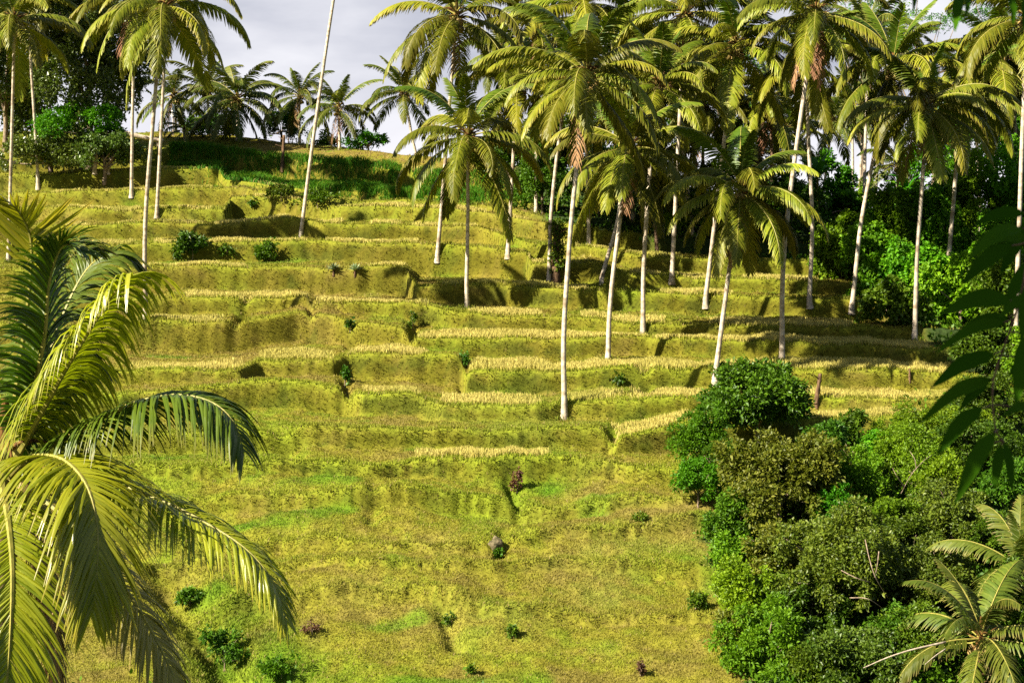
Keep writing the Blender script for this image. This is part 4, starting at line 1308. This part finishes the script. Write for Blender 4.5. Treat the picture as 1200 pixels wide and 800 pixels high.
CRESTB = 'shrubs and trees along the crest'
CR = [
    ('tree', 'big dark-leaved tree behind the white palm trunks', 'tree', 104, 72, 90, 136, 134, 'canopy', 0.36, 11000),
    ('bush', 'bright green bush with layered foliage under the dark-leaved tree', 'bush', 95, 150, 58, 34, 129, 'vivid', 0.3, 1900),
    ('bush', 'dark undergrowth bush at the foot of the dark-leaved tree', 'bush', 60, 182, 66, 32, 128, 'canopy', 0.3, 2600),
    ('bush', 'shadowy bush by the leaning pale stems on the terrace', 'bush', 122, 180, 44, 32, 127, 'canopy', 0.28, 1800),
    ('tree', 'dark tree closing the upper corner by the tan trunk', 'tree', 5, 90, 60, 120, 138, 'canopy', 0.36, 6500),
    ('bush', 'dark bush beneath the bushy skirted crest palm', 'bush', 250, 150, 34, 18, 150, 'dark', 0.3, 700),
    ('bush', 'dark bush under the upright crest palm', 'bush', 330, 150, 30, 22, 150, 'dark', 0.3, 700),
    ('bush', 'small bright bush on the crest between two palms', 'bush', 338, 138, 14, 16, 147, 'vivid', 0.3, 300),
    ('bush', 'low light green bush on the crest under the coconut palm', 'bush', 432, 166, 26, 12, 140, 'vivid', 0.28, 420),
    ('bush', 'bush on the crest between the slanting trunk and the next palm', 'bush', 382, 168, 14, 12, 146, 'mid', 0.28, 240),
    ('bush', 'shrub behind the short dark-trunked palm', 'bush', 600, 186, 40, 38, 122, 'dark', 0.3, 1700),
    ('bush', 'sunlit dark shrub beside the bright slim trunk', 'bush', 636, 212, 32, 50, 113, 'mid', 0.28, 1700),
    ('tree', 'dark shrub tree behind the tallest central trunk', 'tree', 700, 214, 48, 54, 111, 'dark', 0.3, 1600),
    ('tree', 'dark tree in the shade between the crossing trunks', 'tree', 760, 232, 50, 48, 108, 'dark', 0.3, 1900),
    ('bush', 'bright little bush in the shaded grove', 'bush', 792, 258, 14, 14, 104, 'lime', 0.28, 240),
    ('tree', 'dark tree behind the low skirted palm', 'tree', 840, 250, 60, 54, 106, 'mid', 0.3, 2200),
    ('tree', 'dark tree at the foot of the very tall palm', 'tree', 925, 266, 52, 60, 104, 'mid', 0.3, 2200),
    ('tree', 'green tree with broad leaves at the edge of the sky gap', 'tree', 962, 226, 34, 46, 112, 'vivid', 0.34, 1300),
    ('bush', 'bush of fresh leaves below the sky gap', 'bush', 990, 254, 34, 22, 110, 'vivid', 0.3, 900),
    ('bush', 'dark bush closing the bottom of the sky gap', 'bush', 1016, 232, 20, 20, 125, 'creeper', 0.3, 480),
    ('bush', 'bush beneath the small yellowish palm', 'bush', 1060, 240, 46, 26, 110, 'vivid', 0.3, 1200),
    ('tree', 'dense tree behind the hanging brown fronds', 'tree', 1110, 170, 44, 60, 116, 'creeper', 0.32, 1900),
    ('tree', 'dense tree at the upper edge behind the creeper columns', 'tree', 1180, 170, 46, 66, 116, 'creeper', 0.32, 2000),
    ('tree', 'dark tree between the open crown and the bright slim trunk', 'tree', 660, 172, 60, 48, 126, 'dark', 0.34, 2600),
    ('bush', 'dark bush on the crest behind the short dark-trunked palm', 'bush', 560, 186, 30, 18, 132, 'dark', 0.32, 700),
    ('tree', 'dark tree behind the middle of the palm grove', 'tree', 720, 120, 70, 70, 128, 'dark', 0.34, 2400),
    ('tree', 'dark tree behind the palms over the shaded bank', 'tree', 850, 130, 70, 80, 126, 'dark', 0.34, 2600),
]
for i, (nm, lab, cat, u, v, rx, ry, D, mt, lf, n) in enumerate(CR):
    leafy(nm, lab, cat, u, v, rx, ry, D, M[mt], lf, n, 3000 + i * 7, CRESTB, lobes_n=20, k=0.36)

# feathery flat-topped trees above the grove
for j, (u, v, w, D, lab) in enumerate([(1085, 24, 96, 142, 'airy flat-topped tree with thin dark limbs against the sky'), (1012, 30, 46, 150, 'smaller airy tree behind the leaning grey palm'),
                                       (1180, 40, 60, 140, 'airy tree over the creeper columns')]):
    base = gpt(u, D)
    t = thing('flat_topped_tree', lab, 'tree', base, CRESTB)
    r = np.random.default_rng(4000 + j)
    s = D / F
    lob = []
    for q in range(30):
        c = at(u + r.uniform(-w, w), v + r.uniform(-34, 40), D + r.uniform(-4, 4)) - base
        lob.append((c, np.array([r.uniform(14, 26) * s, 1.6, r.uniform(3.0, 5.0) * s])))
    part('crown', leaf_cloud(lob, int(w * 24), 0.26, 4100 + j, M['vivid'], 0.4, 5, shell=0.4), t)
    part('trunk', limbs(at(u, v + 60, D) - base, lob, 0.22, 4200 + j, M['bark'], 18), t)


# undergrowth sheet between the bushes
def build_undergrowth():
    r = np.random.default_rng(61)
    m2 = 60000
    Yv = 9 + 40 * r.random(m2) ** 0.6
    uv = r.uniform(-900, 2100, m2)
    n = 90000
    u = r.uniform(560, 1300, n)
    v = r.uniform(215, 830, n)
    j = jungle(u, v)
    ok = r.random(n) < j * np.where(v > 440, 1.0, 0.7)
    u, v = u[ok], v[ok]
    Y = np.concatenate([Yof(v), Yv])
    u = np.concatenate([u, uv])
    X = (u - 600) * Y / F
    z = height(u, Y)
    n = len(u)
    b = np.stack([X, Y, z], -1) + np.abs(r.normal(0, 1, (n, 1))) * (0.2 + 0.9 * np.clip(vnoise2(X / 1.3 + 8, Y / 1.1 + 8, 78) + 0.6 * vnoise2(X / 0.5, Y / 0.5, 79), 0, 1))[:, None] * np.array([0, 0, 1.0])
    ax = nrm(r.normal(0, 1, (n, 3)) + np.array([0, -0.4, 0.7]))
    sd = nrm(np.cross(ax, r.normal(0, 1, (n, 3))))
    ln = np.interp(Y, [50, 120], [0.2, 0.36]) * (0.6 + 0.8 * r.random(n))
    mid = b + ax * (ln * 0.5)[:, None]
    V = np.stack([b, mid + sd * (ln * 0.27)[:, None], b + ax * ln[:, None], mid - sd * (ln * 0.27)[:, None]], 1).reshape(-1, 3)
    i = np.arange(n)[:, None] * 4
    T = np.concatenate([i + np.array([[0, 1, 2]]), i + np.array([[0, 2, 3]])])
    c = np.zeros((n, 4, 3))
    c[..., 0] = np.clip(r.normal(0.45, 0.25, n) + vnoise2(X / 2 + 40, Y / 2 + 3, 77), 0, 1)[:, None]
    o = link(bpy.data.objects.new('undergrowth', make_mesh('undergrowth', V, [T], M['mid'], None, c.reshape(-1, 3))))
    tag(o, 'low leafy undergrowth between the valley bushes', None, None, 'stuff')


build_undergrowth()

# ------------------------------------------------------------------ small things on the terraces
TERR = 'small shrubs on the terraces'
SM = [
    ('shrub', 'largest dark shrub on the upper terrace below the skirted palms', 225, 288, 19, 20, 'dark', 0.34, 300),
    ('shrub', 'tiny shrub next to the largest dark one', 266, 298, 9, 8, 'dark', 0.28, 70),
    ('shrub', 'compact bright shrub near the foot of the slanting palm', 316, 294, 15, 16, 'mid', 0.3, 200),
    ('shrub', 'narrow dark clump where two terrace banks meet', 410, 384, 5, 10, 'dark', 0.2, 60),
    ('shrub', 'dark clump in the gully between two rice strips', 484, 377, 4, 12, 'dark', 0.2, 60),
    ('shrub', 'dark clump at the end of the longest rice strip', 543, 421, 6, 9, 'dark', 0.2, 60),
    ('shrub', 'tall dark clump in the gully above the bare slope', 405, 444, 6, 15, 'dark', 0.2, 90),
    ('shrub', 'leafy clump on the tread beside the low skirted palm', 845, 440, 12, 8, 'mid', 0.24, 110),
    ('shrub', 'dark clump on the bank right of the lowest-rooted palm', 725, 447, 11, 7, 'dark', 0.2, 80),
    ('shrub', 'black-looking small shrub high on the grassy bank', 296, 240, 4, 6, 'dark', 0.26, 40),
    ('shrub', 'low shrub along the green belt under the slanting trunk', 372, 232, 26, 11, 'mid', 0.3, 300),
    ('shrub', 'low leafy shrub in the green belt by the dead trunk', 330, 226, 22, 10, 'mid', 0.3, 240),
    ('shrub', 'tallest russet plant on the bare slope', 606, 566, 7, 18, 'russet', 0.14, 150),
    ('weed', 'dark weed with broad leaves on the bare slope', 526, 728, 7, 8, 'mid', 0.14, 50),
    ('weed', 'weed by itself below the rock, near the middle of the slope', 598, 741, 7, 9, 'mid', 0.17, 60),
    ('weed', 'lone weed at the lower edge of the slope', 553, 786, 5, 7, 'mid', 0.15, 40),
    ('weed', 'weed under the rock on the bare slope', 582, 650, 6, 7, 'mid', 0.15, 50),
    ('weed', 'weed on the grass left of the valley bushes', 752, 607, 9, 6, 'mid', 0.16, 60),
    ('weed', 'reddish upright weed at the lower edge of the slope', 751, 786, 4, 9, 'russet', 0.14, 50),
    ('weed', 'brown withered weed beside the near palm frond tip', 366, 738, 13, 8, 'russet', 0.12, 80),
    ('shrub', 'dark shrub in the hollow beneath the near palm', 262, 762, 26, 34, 'mid', 0.18, 420),
    ('shrub', 'dark shrub in the small gully under the long near frond', 222, 700, 20, 14, 'mid', 0.18, 240),
    ('shrub', 'low green shrub at the slope foot near the withered weed', 330, 784, 30, 14, 'vivid', 0.17, 260),
    ('shrub', 'small bush on the meadow edge before the lime bushes', 816, 706, 16, 12, 'mid', 0.17, 160),
]
for i, (nm, lab, u, v, rx, ry, mt, lf, n) in enumerate(SM):
    g = on_ground(u, v + ry * 0.8)
    s = g[1] / F
    t = thing(nm, lab, 'shrub' if nm == 'shrub' else 'weed', g, TERR if nm == 'shrub' else 'weeds on the bare slope')
    lob = ellipsoid_lobes(rx * s * 1.05, rx * s * 0.8, ry * s * 1.05, 12, 5000 + i, 0.36, (0, 0, ry * s * 0.75), -0.5)
    part('crown', leaf_cloud(lob, int(n * 0.8), lf * 0.85, 5100 + i, M[mt], 0.5, 5, shell=0.3, floor=-0.1), t)
    part('stem', limbs((0, 0, ry * s * 0.8), lob, 0.035, 5200 + i, M['bark'], 5), t)


def agave(label, u, v, size, seed):
    g0 = on_ground(u, v)
    t = thing('agave', label, 'agave', g0, 'agaves on the bank')
    r = random.Random(seed)
    g = Geo()
    for k in range(26):
        a = k * 2.4
        el = math.radians(80 - 62 * k / 26 + r.uniform(-6, 6))
        l = size * r.uniform(0.8, 1.1)
        d = np.array([math.cos(a) * math.cos(el), math.sin(a) * math.cos(el), math.sin(el)])
        sd = np.array([-math.sin(a), math.cos(a), 0])
        up = np.cross(d, sd) * -1
        s_ = [0, 0.3, 0.7, 1.0]
        w_ = [0.05, 0.075, 0.05, 0.004]
        V = []
        for s, w in zip(s_, w_):
            p = d * l * s - np.array([0, 0, 0.12 * l * s * s])
            V += [p - sd * w, p - up * w * 0.5, p + sd * w]
        q = np.arange(12).reshape(4, 3)
        Fq = np.concatenate([np.stack([q[:-1, c], q[:-1, c + 1], q[1:, c + 1], q[1:, c]], -1) for c in (0, 1)])
        g.add(np.array(V) + np.array([0, 0, 0.25]), [Fq], 0, (r.random(), 0.5, 0))
    part('leaf_rosette', g.mesh('leaf_rosette', [M['agave']], False), t)
    st = Geo()
    st.tube([(0, 0, -0.2), (0, 0.0, 0.1), (0, 0, 0.32)], 0.09, 0.07, 7, 5)
    part('stem', st.mesh('stem', [M['deadwood']]), t)


agave('spiky grey-green agave beside the trunk-like dark streak on the bank', 391, 326, 0.62, 1)
agave('spiky agave rosette next to its twin, nearer the short palm', 416, 324, 0.62, 2)


def stump(name, label, u, v, h_px, r_px, mat, lean=0.0, seed=0, branch=0):
    g0 = on_ground(u, v)
    s = g0[1] / F
    t = thing(name, label, 'tree stump', g0)
    g = Geo()
    rr = random.Random(seed)
    h = h_px * s
    n = 16
    P, _ = catmull([(0, 0, -0.3), (0, 0, 0.1 * h), (lean * h * 0.5, 0, 0.55 * h), (lean * h, 0, h)], n)
    R = r_px * s * (1.15 - 0.35 * np.linspace(0, 1, n))[:, None] * (1 + 0.16 * np.random.default_rng(seed).normal(0, 1, (n, 9)))
    V, Q, T = tube(P, R, 9)
    g.add(V, [Q, T], 0)
    me = g.mesh('wood', [M[mat]])
    part('wood', me, t)
    if branch:
        b = Geo()
        for k in range(branch):
            z = h * rr.uniform(0.55, 0.95)
            d = np.array([rr.uniform(-1, 1), rr.uniform(-.6, .6), rr.uniform(.2, .8)]) * h * 0.3
            st = np.array([lean * z, 0, z])
            b.tube([st, st + d * 0.6, st + d], r_px * s * 0.4, r_px * s * 0.12, 5, 5)
        part('branch_stub', b.mesh('branch_stub', [M[mat]]), t)
    return t, g0, s


stump('dead_trunk', 'leaning brown dead trunk with pale broken top on the rice terraces', 957, 478, 34, 2.6, 'deadwood', 0.12, 3, 2)
stump('dead_trunk', 'thin dark dead trunk rising from the green belt', 331, 201, 40, 2.0, 'deadwood', 0.05, 4, 3)
t_, g0, s_ = stump('vine_clad_stump', 'brown stump wrapped in climbing leaves between two palm trunks', 652, 331, 62, 4.5, 'deadwood', 0.0, 5, 2)
lob = [(np.array([0.02, -0.05, h * s_]), np.array([9, 9, 12]) * s_) for h in (22, 34, 46, 58)]
part('foliage', leaf_cloud(lob, 170, 0.24, 5301, M['mid'], 0.6, 5, shell=0.5), t_)
stump('dead_trunk', 'short tan stub under the bright green bush', 111, 204, 26, 2.6, 'bark_pale', 0.08, 6, 1)
stump('dead_trunk', 'forked pale stem leaning at the edge of the dark bushes', 127, 202, 34, 2.2, 'bark_pale', 0.35, 7, 3)
stump('wooden_post', 'small dark post stuck in a terrace bank by the last rice strips', 1066, 450, 11, 1.4, 'deadwood', 0.0, 8)

# fallen log on the crest
g0 = on_ground(160, 176)
t = thing('fallen_log', 'pale log lying on the bank between the palm trunks', 'log', g0)
g = Geo()
g.tube([(-1.6, 0, 1.75), (0.2, 0.1, 1.35), (2.6, 0.2, 0.9)], 0.28, 0.2, 9, 12)
g.tube([(-1.3, 0.1, 1.7), (-1.35, 0.1, 0.8), (-1.4, 0.1, -0.3)], 0.09, 0.08, 6, 5)
g.tube([(2.0, 0.2, 1.0), (2.05, 0.2, 0.4), (2.1, 0.2, -0.6)], 0.09, 0.08, 6, 5)
part('wood', g.mesh('wood', [M['bark_pale']]), t)


def rock(label, u, v, rx, ry, seed):
    g0 = on_ground(u, v + ry * 0.7)
    s = g0[1] / F
    r = np.random.default_rng(seed)
    n, m = 18, 24
    th = np.linspace(0.02, math.pi - 0.02, n)
    ph = np.linspace(0, 2 * math.pi, m, endpoint=False)
    TH, PH = np.meshgrid(th, ph, indexing='ij')
    d = np.stack([np.sin(TH) * np.cos(PH), np.sin(TH) * np.sin(PH), np.cos(TH)], -1)
    q = 1 + 0.5 * vnoise2(d[..., 0] * 1.7 + d[..., 2] + 9, d[..., 1] * 1.7 + 9, seed) + 0.3 * vnoise2(d[..., 0] * 4 + d[..., 2] * 3 + 19, d[..., 1] * 4 + 19, seed + 1)
    V = d * q[..., None] ** 1.5 * np.array([rx * s, rx * s * 0.8, ry * s * 0.85])
    V = V.reshape(-1, 3) + np.array([0, 0, ry * s * 0.3])
    i = np.arange(n * m).reshape(n, m)
    Fq = np.stack([i[:-1], np.roll(i[:-1], -1, 1), np.roll(i[1:], -1, 1), i[1:]], -1).reshape(-1, 4)
    o = link(bpy.data.objects.new('rock', make_mesh('rock', V, [Fq], M['rock'], None, None, True)))
    o.location = g0
    tag(o, label, 'rock', 'rocks in the grass slope')


rock('largest grey-brown rock set in the grass slope', 580, 637, 8, 9, 5)

# white-draped post on the crest
g0 = gpt(203, 148.5)
t = thing('draped_post', 'small white upright shape on the crest by the low dark palm', 'post', g0)
g = Geo()
hz = at(203, 124, 148.5)[2] - g0[2]
g.tube([(0, 0, -0.2), (0, 0, hz * 0.5), (0, 0, hz)], 0.07, 0.06, 7, 6)
part('pole', g.mesh('pole', [M['bark_pale']]), t)
g = Geo()
g.tube([(0, 0, hz - 1.15), (0, 0, hz - 0.6), (0, 0, hz - 0.15), (0, 0, hz + 0.08)], 0.26, 0.12, 10, 10)
part('cloth', g.mesh('cloth', [M['cloth']]), t)


def banana(label, u, v, D, h, n, seed):
    base = gpt(u, D)
    c = at(u, v, D)
    t = thing('banana_plant', label, 'banana plant', base, 'banana plants')
    r = random.Random(seed)
    g = Geo()
    top = c - base
    g.tube([(0, 0, -0.2), top * 0.5, top], 0.14, 0.08, 8, 6)
    part('stem', g.mesh('stem', [M['olive']]), t)
    for k in range(n):
        a = k * 2.4 + r.uniform(-.3, .3)
        el = math.radians(r.uniform(35, 85))
        pts = [np.array(q) for q in arc_pts(h, math.degrees(el), r.uniform(50, 110), 1.6, 8)]
        P, _ = catmull(pts, 14)
        T, S, N = frames(P, (0, 1, 0))
        s = np.linspace(0, 1, 14)
        w = 0.30 * h / 2.2 * np.interp(s, [0, .15, .3, .7, .92, 1], [.04, .06, .85, 1, .6, .02])
        ca, sa = math.cos(a), math.sin(a)
        R = np.array([[ca, -sa, 0], [sa, ca, 0], [0, 0, 1]])
        V = np.stack([P - S * w[:, None] + N * w[:, None] * 0.3, P, P + S * w[:, None] + N * w[:, None] * 0.3], 1).reshape(-1, 3) @ R.T + top
        q = np.arange(42).reshape(14, 3)
        Fq = np.concatenate([np.stack([q[:-1, j], q[:-1, j + 1], q[1:, j + 1], q[1:, j]], -1) for j in (0, 1)])
        part('leaf_blade', make_mesh('leaf_blade', V, [Fq], M['vivid'], None, np.full((42, 3), r.random()), True), t)


banana('banana plant with broad upright leaves in front of the creeper wall', 1062, 226, 105, 2.3, 8, 1)
banana('banana plant with broad leaves at the edge of the sky gap', 958, 206, 106, 2.2, 8, 2)
banana('smaller banana plant beside the leaning grey trunk', 1030, 268, 97, 1.6, 7, 3)


# ------------------------------------------------------------------ the overhanging tree by the camera
DT = 3.0


def leaf_strip(g, base, tip, width, seed, sag=0.12, roll=0.0):
    r = random.Random(seed)
    base = np.asarray(base, float)
    tip = np.asarray(tip, float)
    d = tip - base
    l = np.linalg.norm(d)
    midp = base + d * 0.5 + np.array([0, 0, sag * l])
    n = 12
    P, _ = catmull([base, midp, tip], n)
    T, S, N = frames(P, np.cross(d, np.array([math.sin(roll), -1.0, 0.15])))
    s = np.linspace(0, 1, n)
    w = width * 0.5 * np.sin(np.pi * np.clip(s, 0, 1) ** 0.8) ** 0.75 + 0.0006
    w = w * (1 - 0.25 * s)
    wave = 0.06 * np.sin(s * 16 + seed)
    V = np.stack([P - S * w[:, None] + N * (w * (0.3 + wave))[:, None], P, P + S * w[:, None] + N * (w * (0.3 - wave))[:, None]], 1).reshape(-1, 3)
    q = np.arange(n * 3).reshape(n, 3)
    Fq = np.concatenate([np.stack([q[:-1, j], q[:-1, j + 1], q[1:, j + 1], q[1:, j]], -1) for j in (0, 1)])
    g.add(V, [Fq], 0, (r.random(), 0.3, 0))


LEAVES = [   # base (u,v), tip (u,v), width px, depth
    ((1176, 378), (1098, 413), 22, 3.0), ((1165, 415), (1091, 454), 30, 2.95), ((1163, 444), (1077, 496), 26, 3.05), ((1158, 448), (1123, 482), 20, 3.1),
    ((1151, 478), (1098, 533), 28, 2.95), ((1165, 507), (1119, 590), 34, 2.9), ((1160, 520), (1140, 562), 18, 3.1), ((1173, 522), (1165, 574), 20, 3.05), ((1177, 518), (1186, 577), 22, 2.95),
    ((1206, 392), (1190, 474), 34, 2.85), ((1208, 478), (1176, 486), 18, 3.0), ((1184, 352), (1102, 368), 34, 2.95), ((1182, 372), (1112, 402), 26, 3.1),
    ((1186, 288), (1126, 334), 30, 3.05), ((1200, 250), (1141, 264), 22, 3.0), ((1198, 268), (1136, 303), 28, 2.9), 
    ((1210, 330), (1196, 400), 30, 2.8), ((1208, 310), (1176, 362), 30, 3.1), ((1206, 262), (1172, 322), 30, 3.15), ((1212, 350), (1170, 372), 22, 3.0), ((1204, 282), (1150, 288), 24, 3.1), ((1206, 420), (1182, 440), 22, 3.1),
    ((1126, -6), (1119, 38), 20, 2.8), ((1136, -8), (1131, 22), 16, 2.9), ((1074, -20), (1070, 13), 16, 3.0), ((1184, -8), (1187, 30), 20, 2.8), ((1206, -10), (1200, 36), 18, 2.85), ((1160, -30), (1166, -2), 18, 2.9),
]
base = np.array([2.35, 3.3, 0.0])
base[2] = float(base_z(np.array([600 + base[0] * F / base[1]]), np.array([base[1]]))[0])
TR = thing('overhanging_tree', 'shaded tree whose dark leafy branch hangs over the valley edge', 'tree', base)
g = Geo()
for i, (b, tp, w, d) in enumerate(LEAVES):
    r = random.Random(i)
    leaf_strip(g, at(b[0], b[1], d) - base, at(tp[0], tp[1], d - r.uniform(0.02, 0.1)) - base, w * d / F * 0.68, i, 0.10, r.uniform(-0.5, 0.5))
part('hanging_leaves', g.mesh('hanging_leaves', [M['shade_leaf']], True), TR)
# wood: trunk out to the side, a bough overhead and the hanging stem
g = Geo()
tk = np.array([2.3, 3.2, 1.9]) - base
g.tube([(0, 0, -0.4), (tk * 0.5) + np.array([0.1, 0, 0]), tk], 0.16, 0.09, 12, 14)
part('trunk', g.mesh('trunk', [M['bark']]), TR)
g = Geo()
hub = np.array([1.35, 2.75, 1.15])
g.tube([tk, (hub - base) * 0.5 + tk * 0.5 + np.array([0, 0, .15]), hub - base, np.array([0.6, 2.2, 1.35]) - base, np.array([-0.1, 1.8, 1.3]) - base], 0.055, 0.010, 8, 24)
g.tube([hub - base, at(1236, 120, 2.95) - base, at(1212, 250, 3.0) - base, at(1198, 340, 3.0) - base, at(1186, 380, 3.0) - base, at(1169, 428, 3.0) - base, at(1163, 455, 3.0) - base, at(1166, 500, 3.0) - base, at(1175, 520, 3.0) - base], 0.008, 0.0018, 6, 50)
for (b, tp, w, d) in LEAVES:
    if b[1] > 200:
        st = at(np.interp(b[1], [250, 340, 380, 428, 455, 500, 520], [1212, 1198, 1186, 1169, 1163, 1166, 1175]), b[1] - 4, 3.0) - base
        e = at(b[0], b[1], d) - base
        g.tube([st, st * 0.5 + e * 0.5, e], 0.0022, 0.0018, 4, 4)
part('branch', g.mesh('branch', [M['deadwood']]), TR)
# crown over the bough: clusters of the same long leaves, above the view, throwing the hanging spray into shade
g = Geo()
r = np.random.default_rng(9)
SUN = np.array([0.657, 0.370, -0.656])
cnt = 0
while cnt < 1500:
    if r.random() < 0.72:
        hp = LEAVES[r.integers(0, 20)]
        q = at(hp[0][0] * .5 + hp[1][0] * .5 + r.normal(0, 25), hp[0][1] * .5 + hp[1][1] * .5 + r.normal(0, 25), hp[3]) - SUN * r.uniform(0.75, 1.9)
    else:
        q = np.array([r.uniform(-0.4, 2.2), r.uniform(1.4, 3.4), r.uniform(0.9, 1.9)])
    vv = H0 - F * (q[2] - 0.17) / q[1]
    if vv > -45:
        continue
    dr = nrm(r.normal(0, 1, 3) + np.array([0, 0, -0.5]))
    leaf_strip(g, q - base, q + dr * 0.2 - base, 0.062, int(cnt), 0.1, r.uniform(-3, 3))
    cnt += 1
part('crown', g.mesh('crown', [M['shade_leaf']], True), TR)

# ------------------------------------------------------------------ camera, light, sky
cam = bpy.data.cameras.new('camera')
cam.sensor_width = 36.0
cam.lens = 36.0 * F / 1200.0
cam.shift_y = -(400.0 - H0) / 1200.0
cam.clip_start = 0.05
cam.clip_end = 20000
cam.dof.use_dof = True
cam.dof.focus_distance = 72.0
cam.dof.aperture_fstop = 9.0
co = link(bpy.data.objects.new('camera', cam))
co.rotation_euler = (math.radians(90), 0, 0)
SC.camera = co

EL = 38.5
d = Vector((0.87 * math.cos(math.radians(EL)), 0.49 * math.cos(math.radians(EL)), -math.sin(math.radians(EL))))
sun = bpy.data.lights.new('sun', 'SUN')
sun.energy = 5.0
sun.angle = math.radians(0.5)
sun.color = (1.0, 0.92, 0.74)
so = link(bpy.data.objects.new('sun', sun))
so.rotation_euler = d.to_track_quat('-Z', 'Y').to_euler()
so.location = (-40, -40, 60)

w = bpy.data.worlds.new('World')
SC.world = w
w.use_nodes = True
nt = w.node_tree
nt.nodes.clear()
N, L = nt.nodes, nt.links
sky = N.new('ShaderNodeTexSky')
sky.sky_type = 'NISHITA'
sky.sun_disc = False
sky.sun_elevation = math.radians(EL)
sky.sun_rotation = math.atan2(-0.87, -0.49)
bg = N.new('ShaderNodeBackground')
bg.inputs['Strength'].default_value = 0.05
L.new(sky.outputs[0], bg.inputs['Color'])
tc = N.new('ShaderNodeTexCoord')
sp = N.new('ShaderNodeSeparateXYZ')
L.new(tc.outputs['Generated'], sp.inputs[0])
mp = N.new('ShaderNodeMapping')
mp.inputs['Scale'].default_value = (1.0, 1.0, 3.0)
L.new(tc.outputs['Generated'], mp.inputs[0])
no = N.new('ShaderNodeTexNoise')
no.inputs['Scale'].default_value = 5.0
no.inputs['Detail'].default_value = 6
no.inputs['Roughness'].default_value = 0.5
L.new(mp.outputs[0], no.inputs['Vector'])
cr_ = N.new('ShaderNodeValToRGB')          # cloud brightness
cr_.color_ramp.elements[0].position = 0.35
cr_.color_ramp.elements[1].position = 0.68
cr_.color_ramp.elements[0].color = (0.27, 0.285, 0.345, 1)
cr_.color_ramp.elements[1].color = (0.56, 0.56, 0.59, 1)
L.new(no.outputs[0], cr_.inputs[0])
hz_ = N.new('ShaderNodeMapRange')          # cloud deck is brighter low down
hz_.inputs['From Min'].default_value = 0.015
hz_.inputs['From Max'].default_value = 0.10
hz_.inputs['To Min'].default_value = 1.0
hz_.inputs['To Max'].default_value = 0.0
L.new(sp.outputs[2], hz_.inputs['Value'])
mxh = N.new('ShaderNodeMix')
mxh.data_type = 'RGBA'
mxh.inputs['B'].default_value = (0.60, 0.59, 0.62, 1)
L.new(hz_.outputs[0], mxh.inputs['Factor'])
L.new(cr_.outputs[0], mxh.inputs['A'])
cb = N.new('ShaderNodeBackground')
cb.inputs['Strength'].default_value = 0.66
L.new(mxh.outputs['Result'], cb.inputs['Color'])
ah = N.new('ShaderNodeMapRange')
ah.inputs['From Min'].default_value = -0.1
ah.inputs['From Max'].default_value = 0.7
ah.inputs['To Min'].default_value = 0.22
ah.inputs['To Max'].default_value = 0.57
L.new(sp.outputs[1], ah.inputs['Value'])
L.new(ah.outputs[0], cb.inputs['Strength'])
cov = N.new('ShaderNodeMapRange')          # cloud cover: nearly closed in front, open overhead
cov.inputs['From Min'].default_value = 0.16
cov.inputs['From Max'].default_value = 0.5
cov.inputs['To Min'].default_value = 1.0
cov.inputs['To Max'].default_value = 0.12
L.new(sp.outputs[2], cov.inputs['Value'])
ms = N.new('ShaderNodeMixShader')
L.new(cov.outputs[0], ms.inputs[0])
L.new(bg.outputs[0], ms.inputs[1])
L.new(cb.outputs[0], ms.inputs[2])
out = N.new('ShaderNodeOutputWorld')
L.new(ms.outputs[0], out.inputs[0])

SC.view_settings.view_transform = 'Standard'
SC.view_settings.look = 'None'
SC.view_settings.exposure = 1.62
SC.view_settings.gamma = 1.0
SC.view_settings.use_curve_mapping = False
SC.cycles.use_denoising = False
SC.cycles.max_bounces = 6
SC.cycles.diffuse_bounces = 3
SC.cycles.transmission_bounces = 3
SC.cycles.glossy_bounces = 2
SC.cycles.sample_clamp_indirect = 4.0
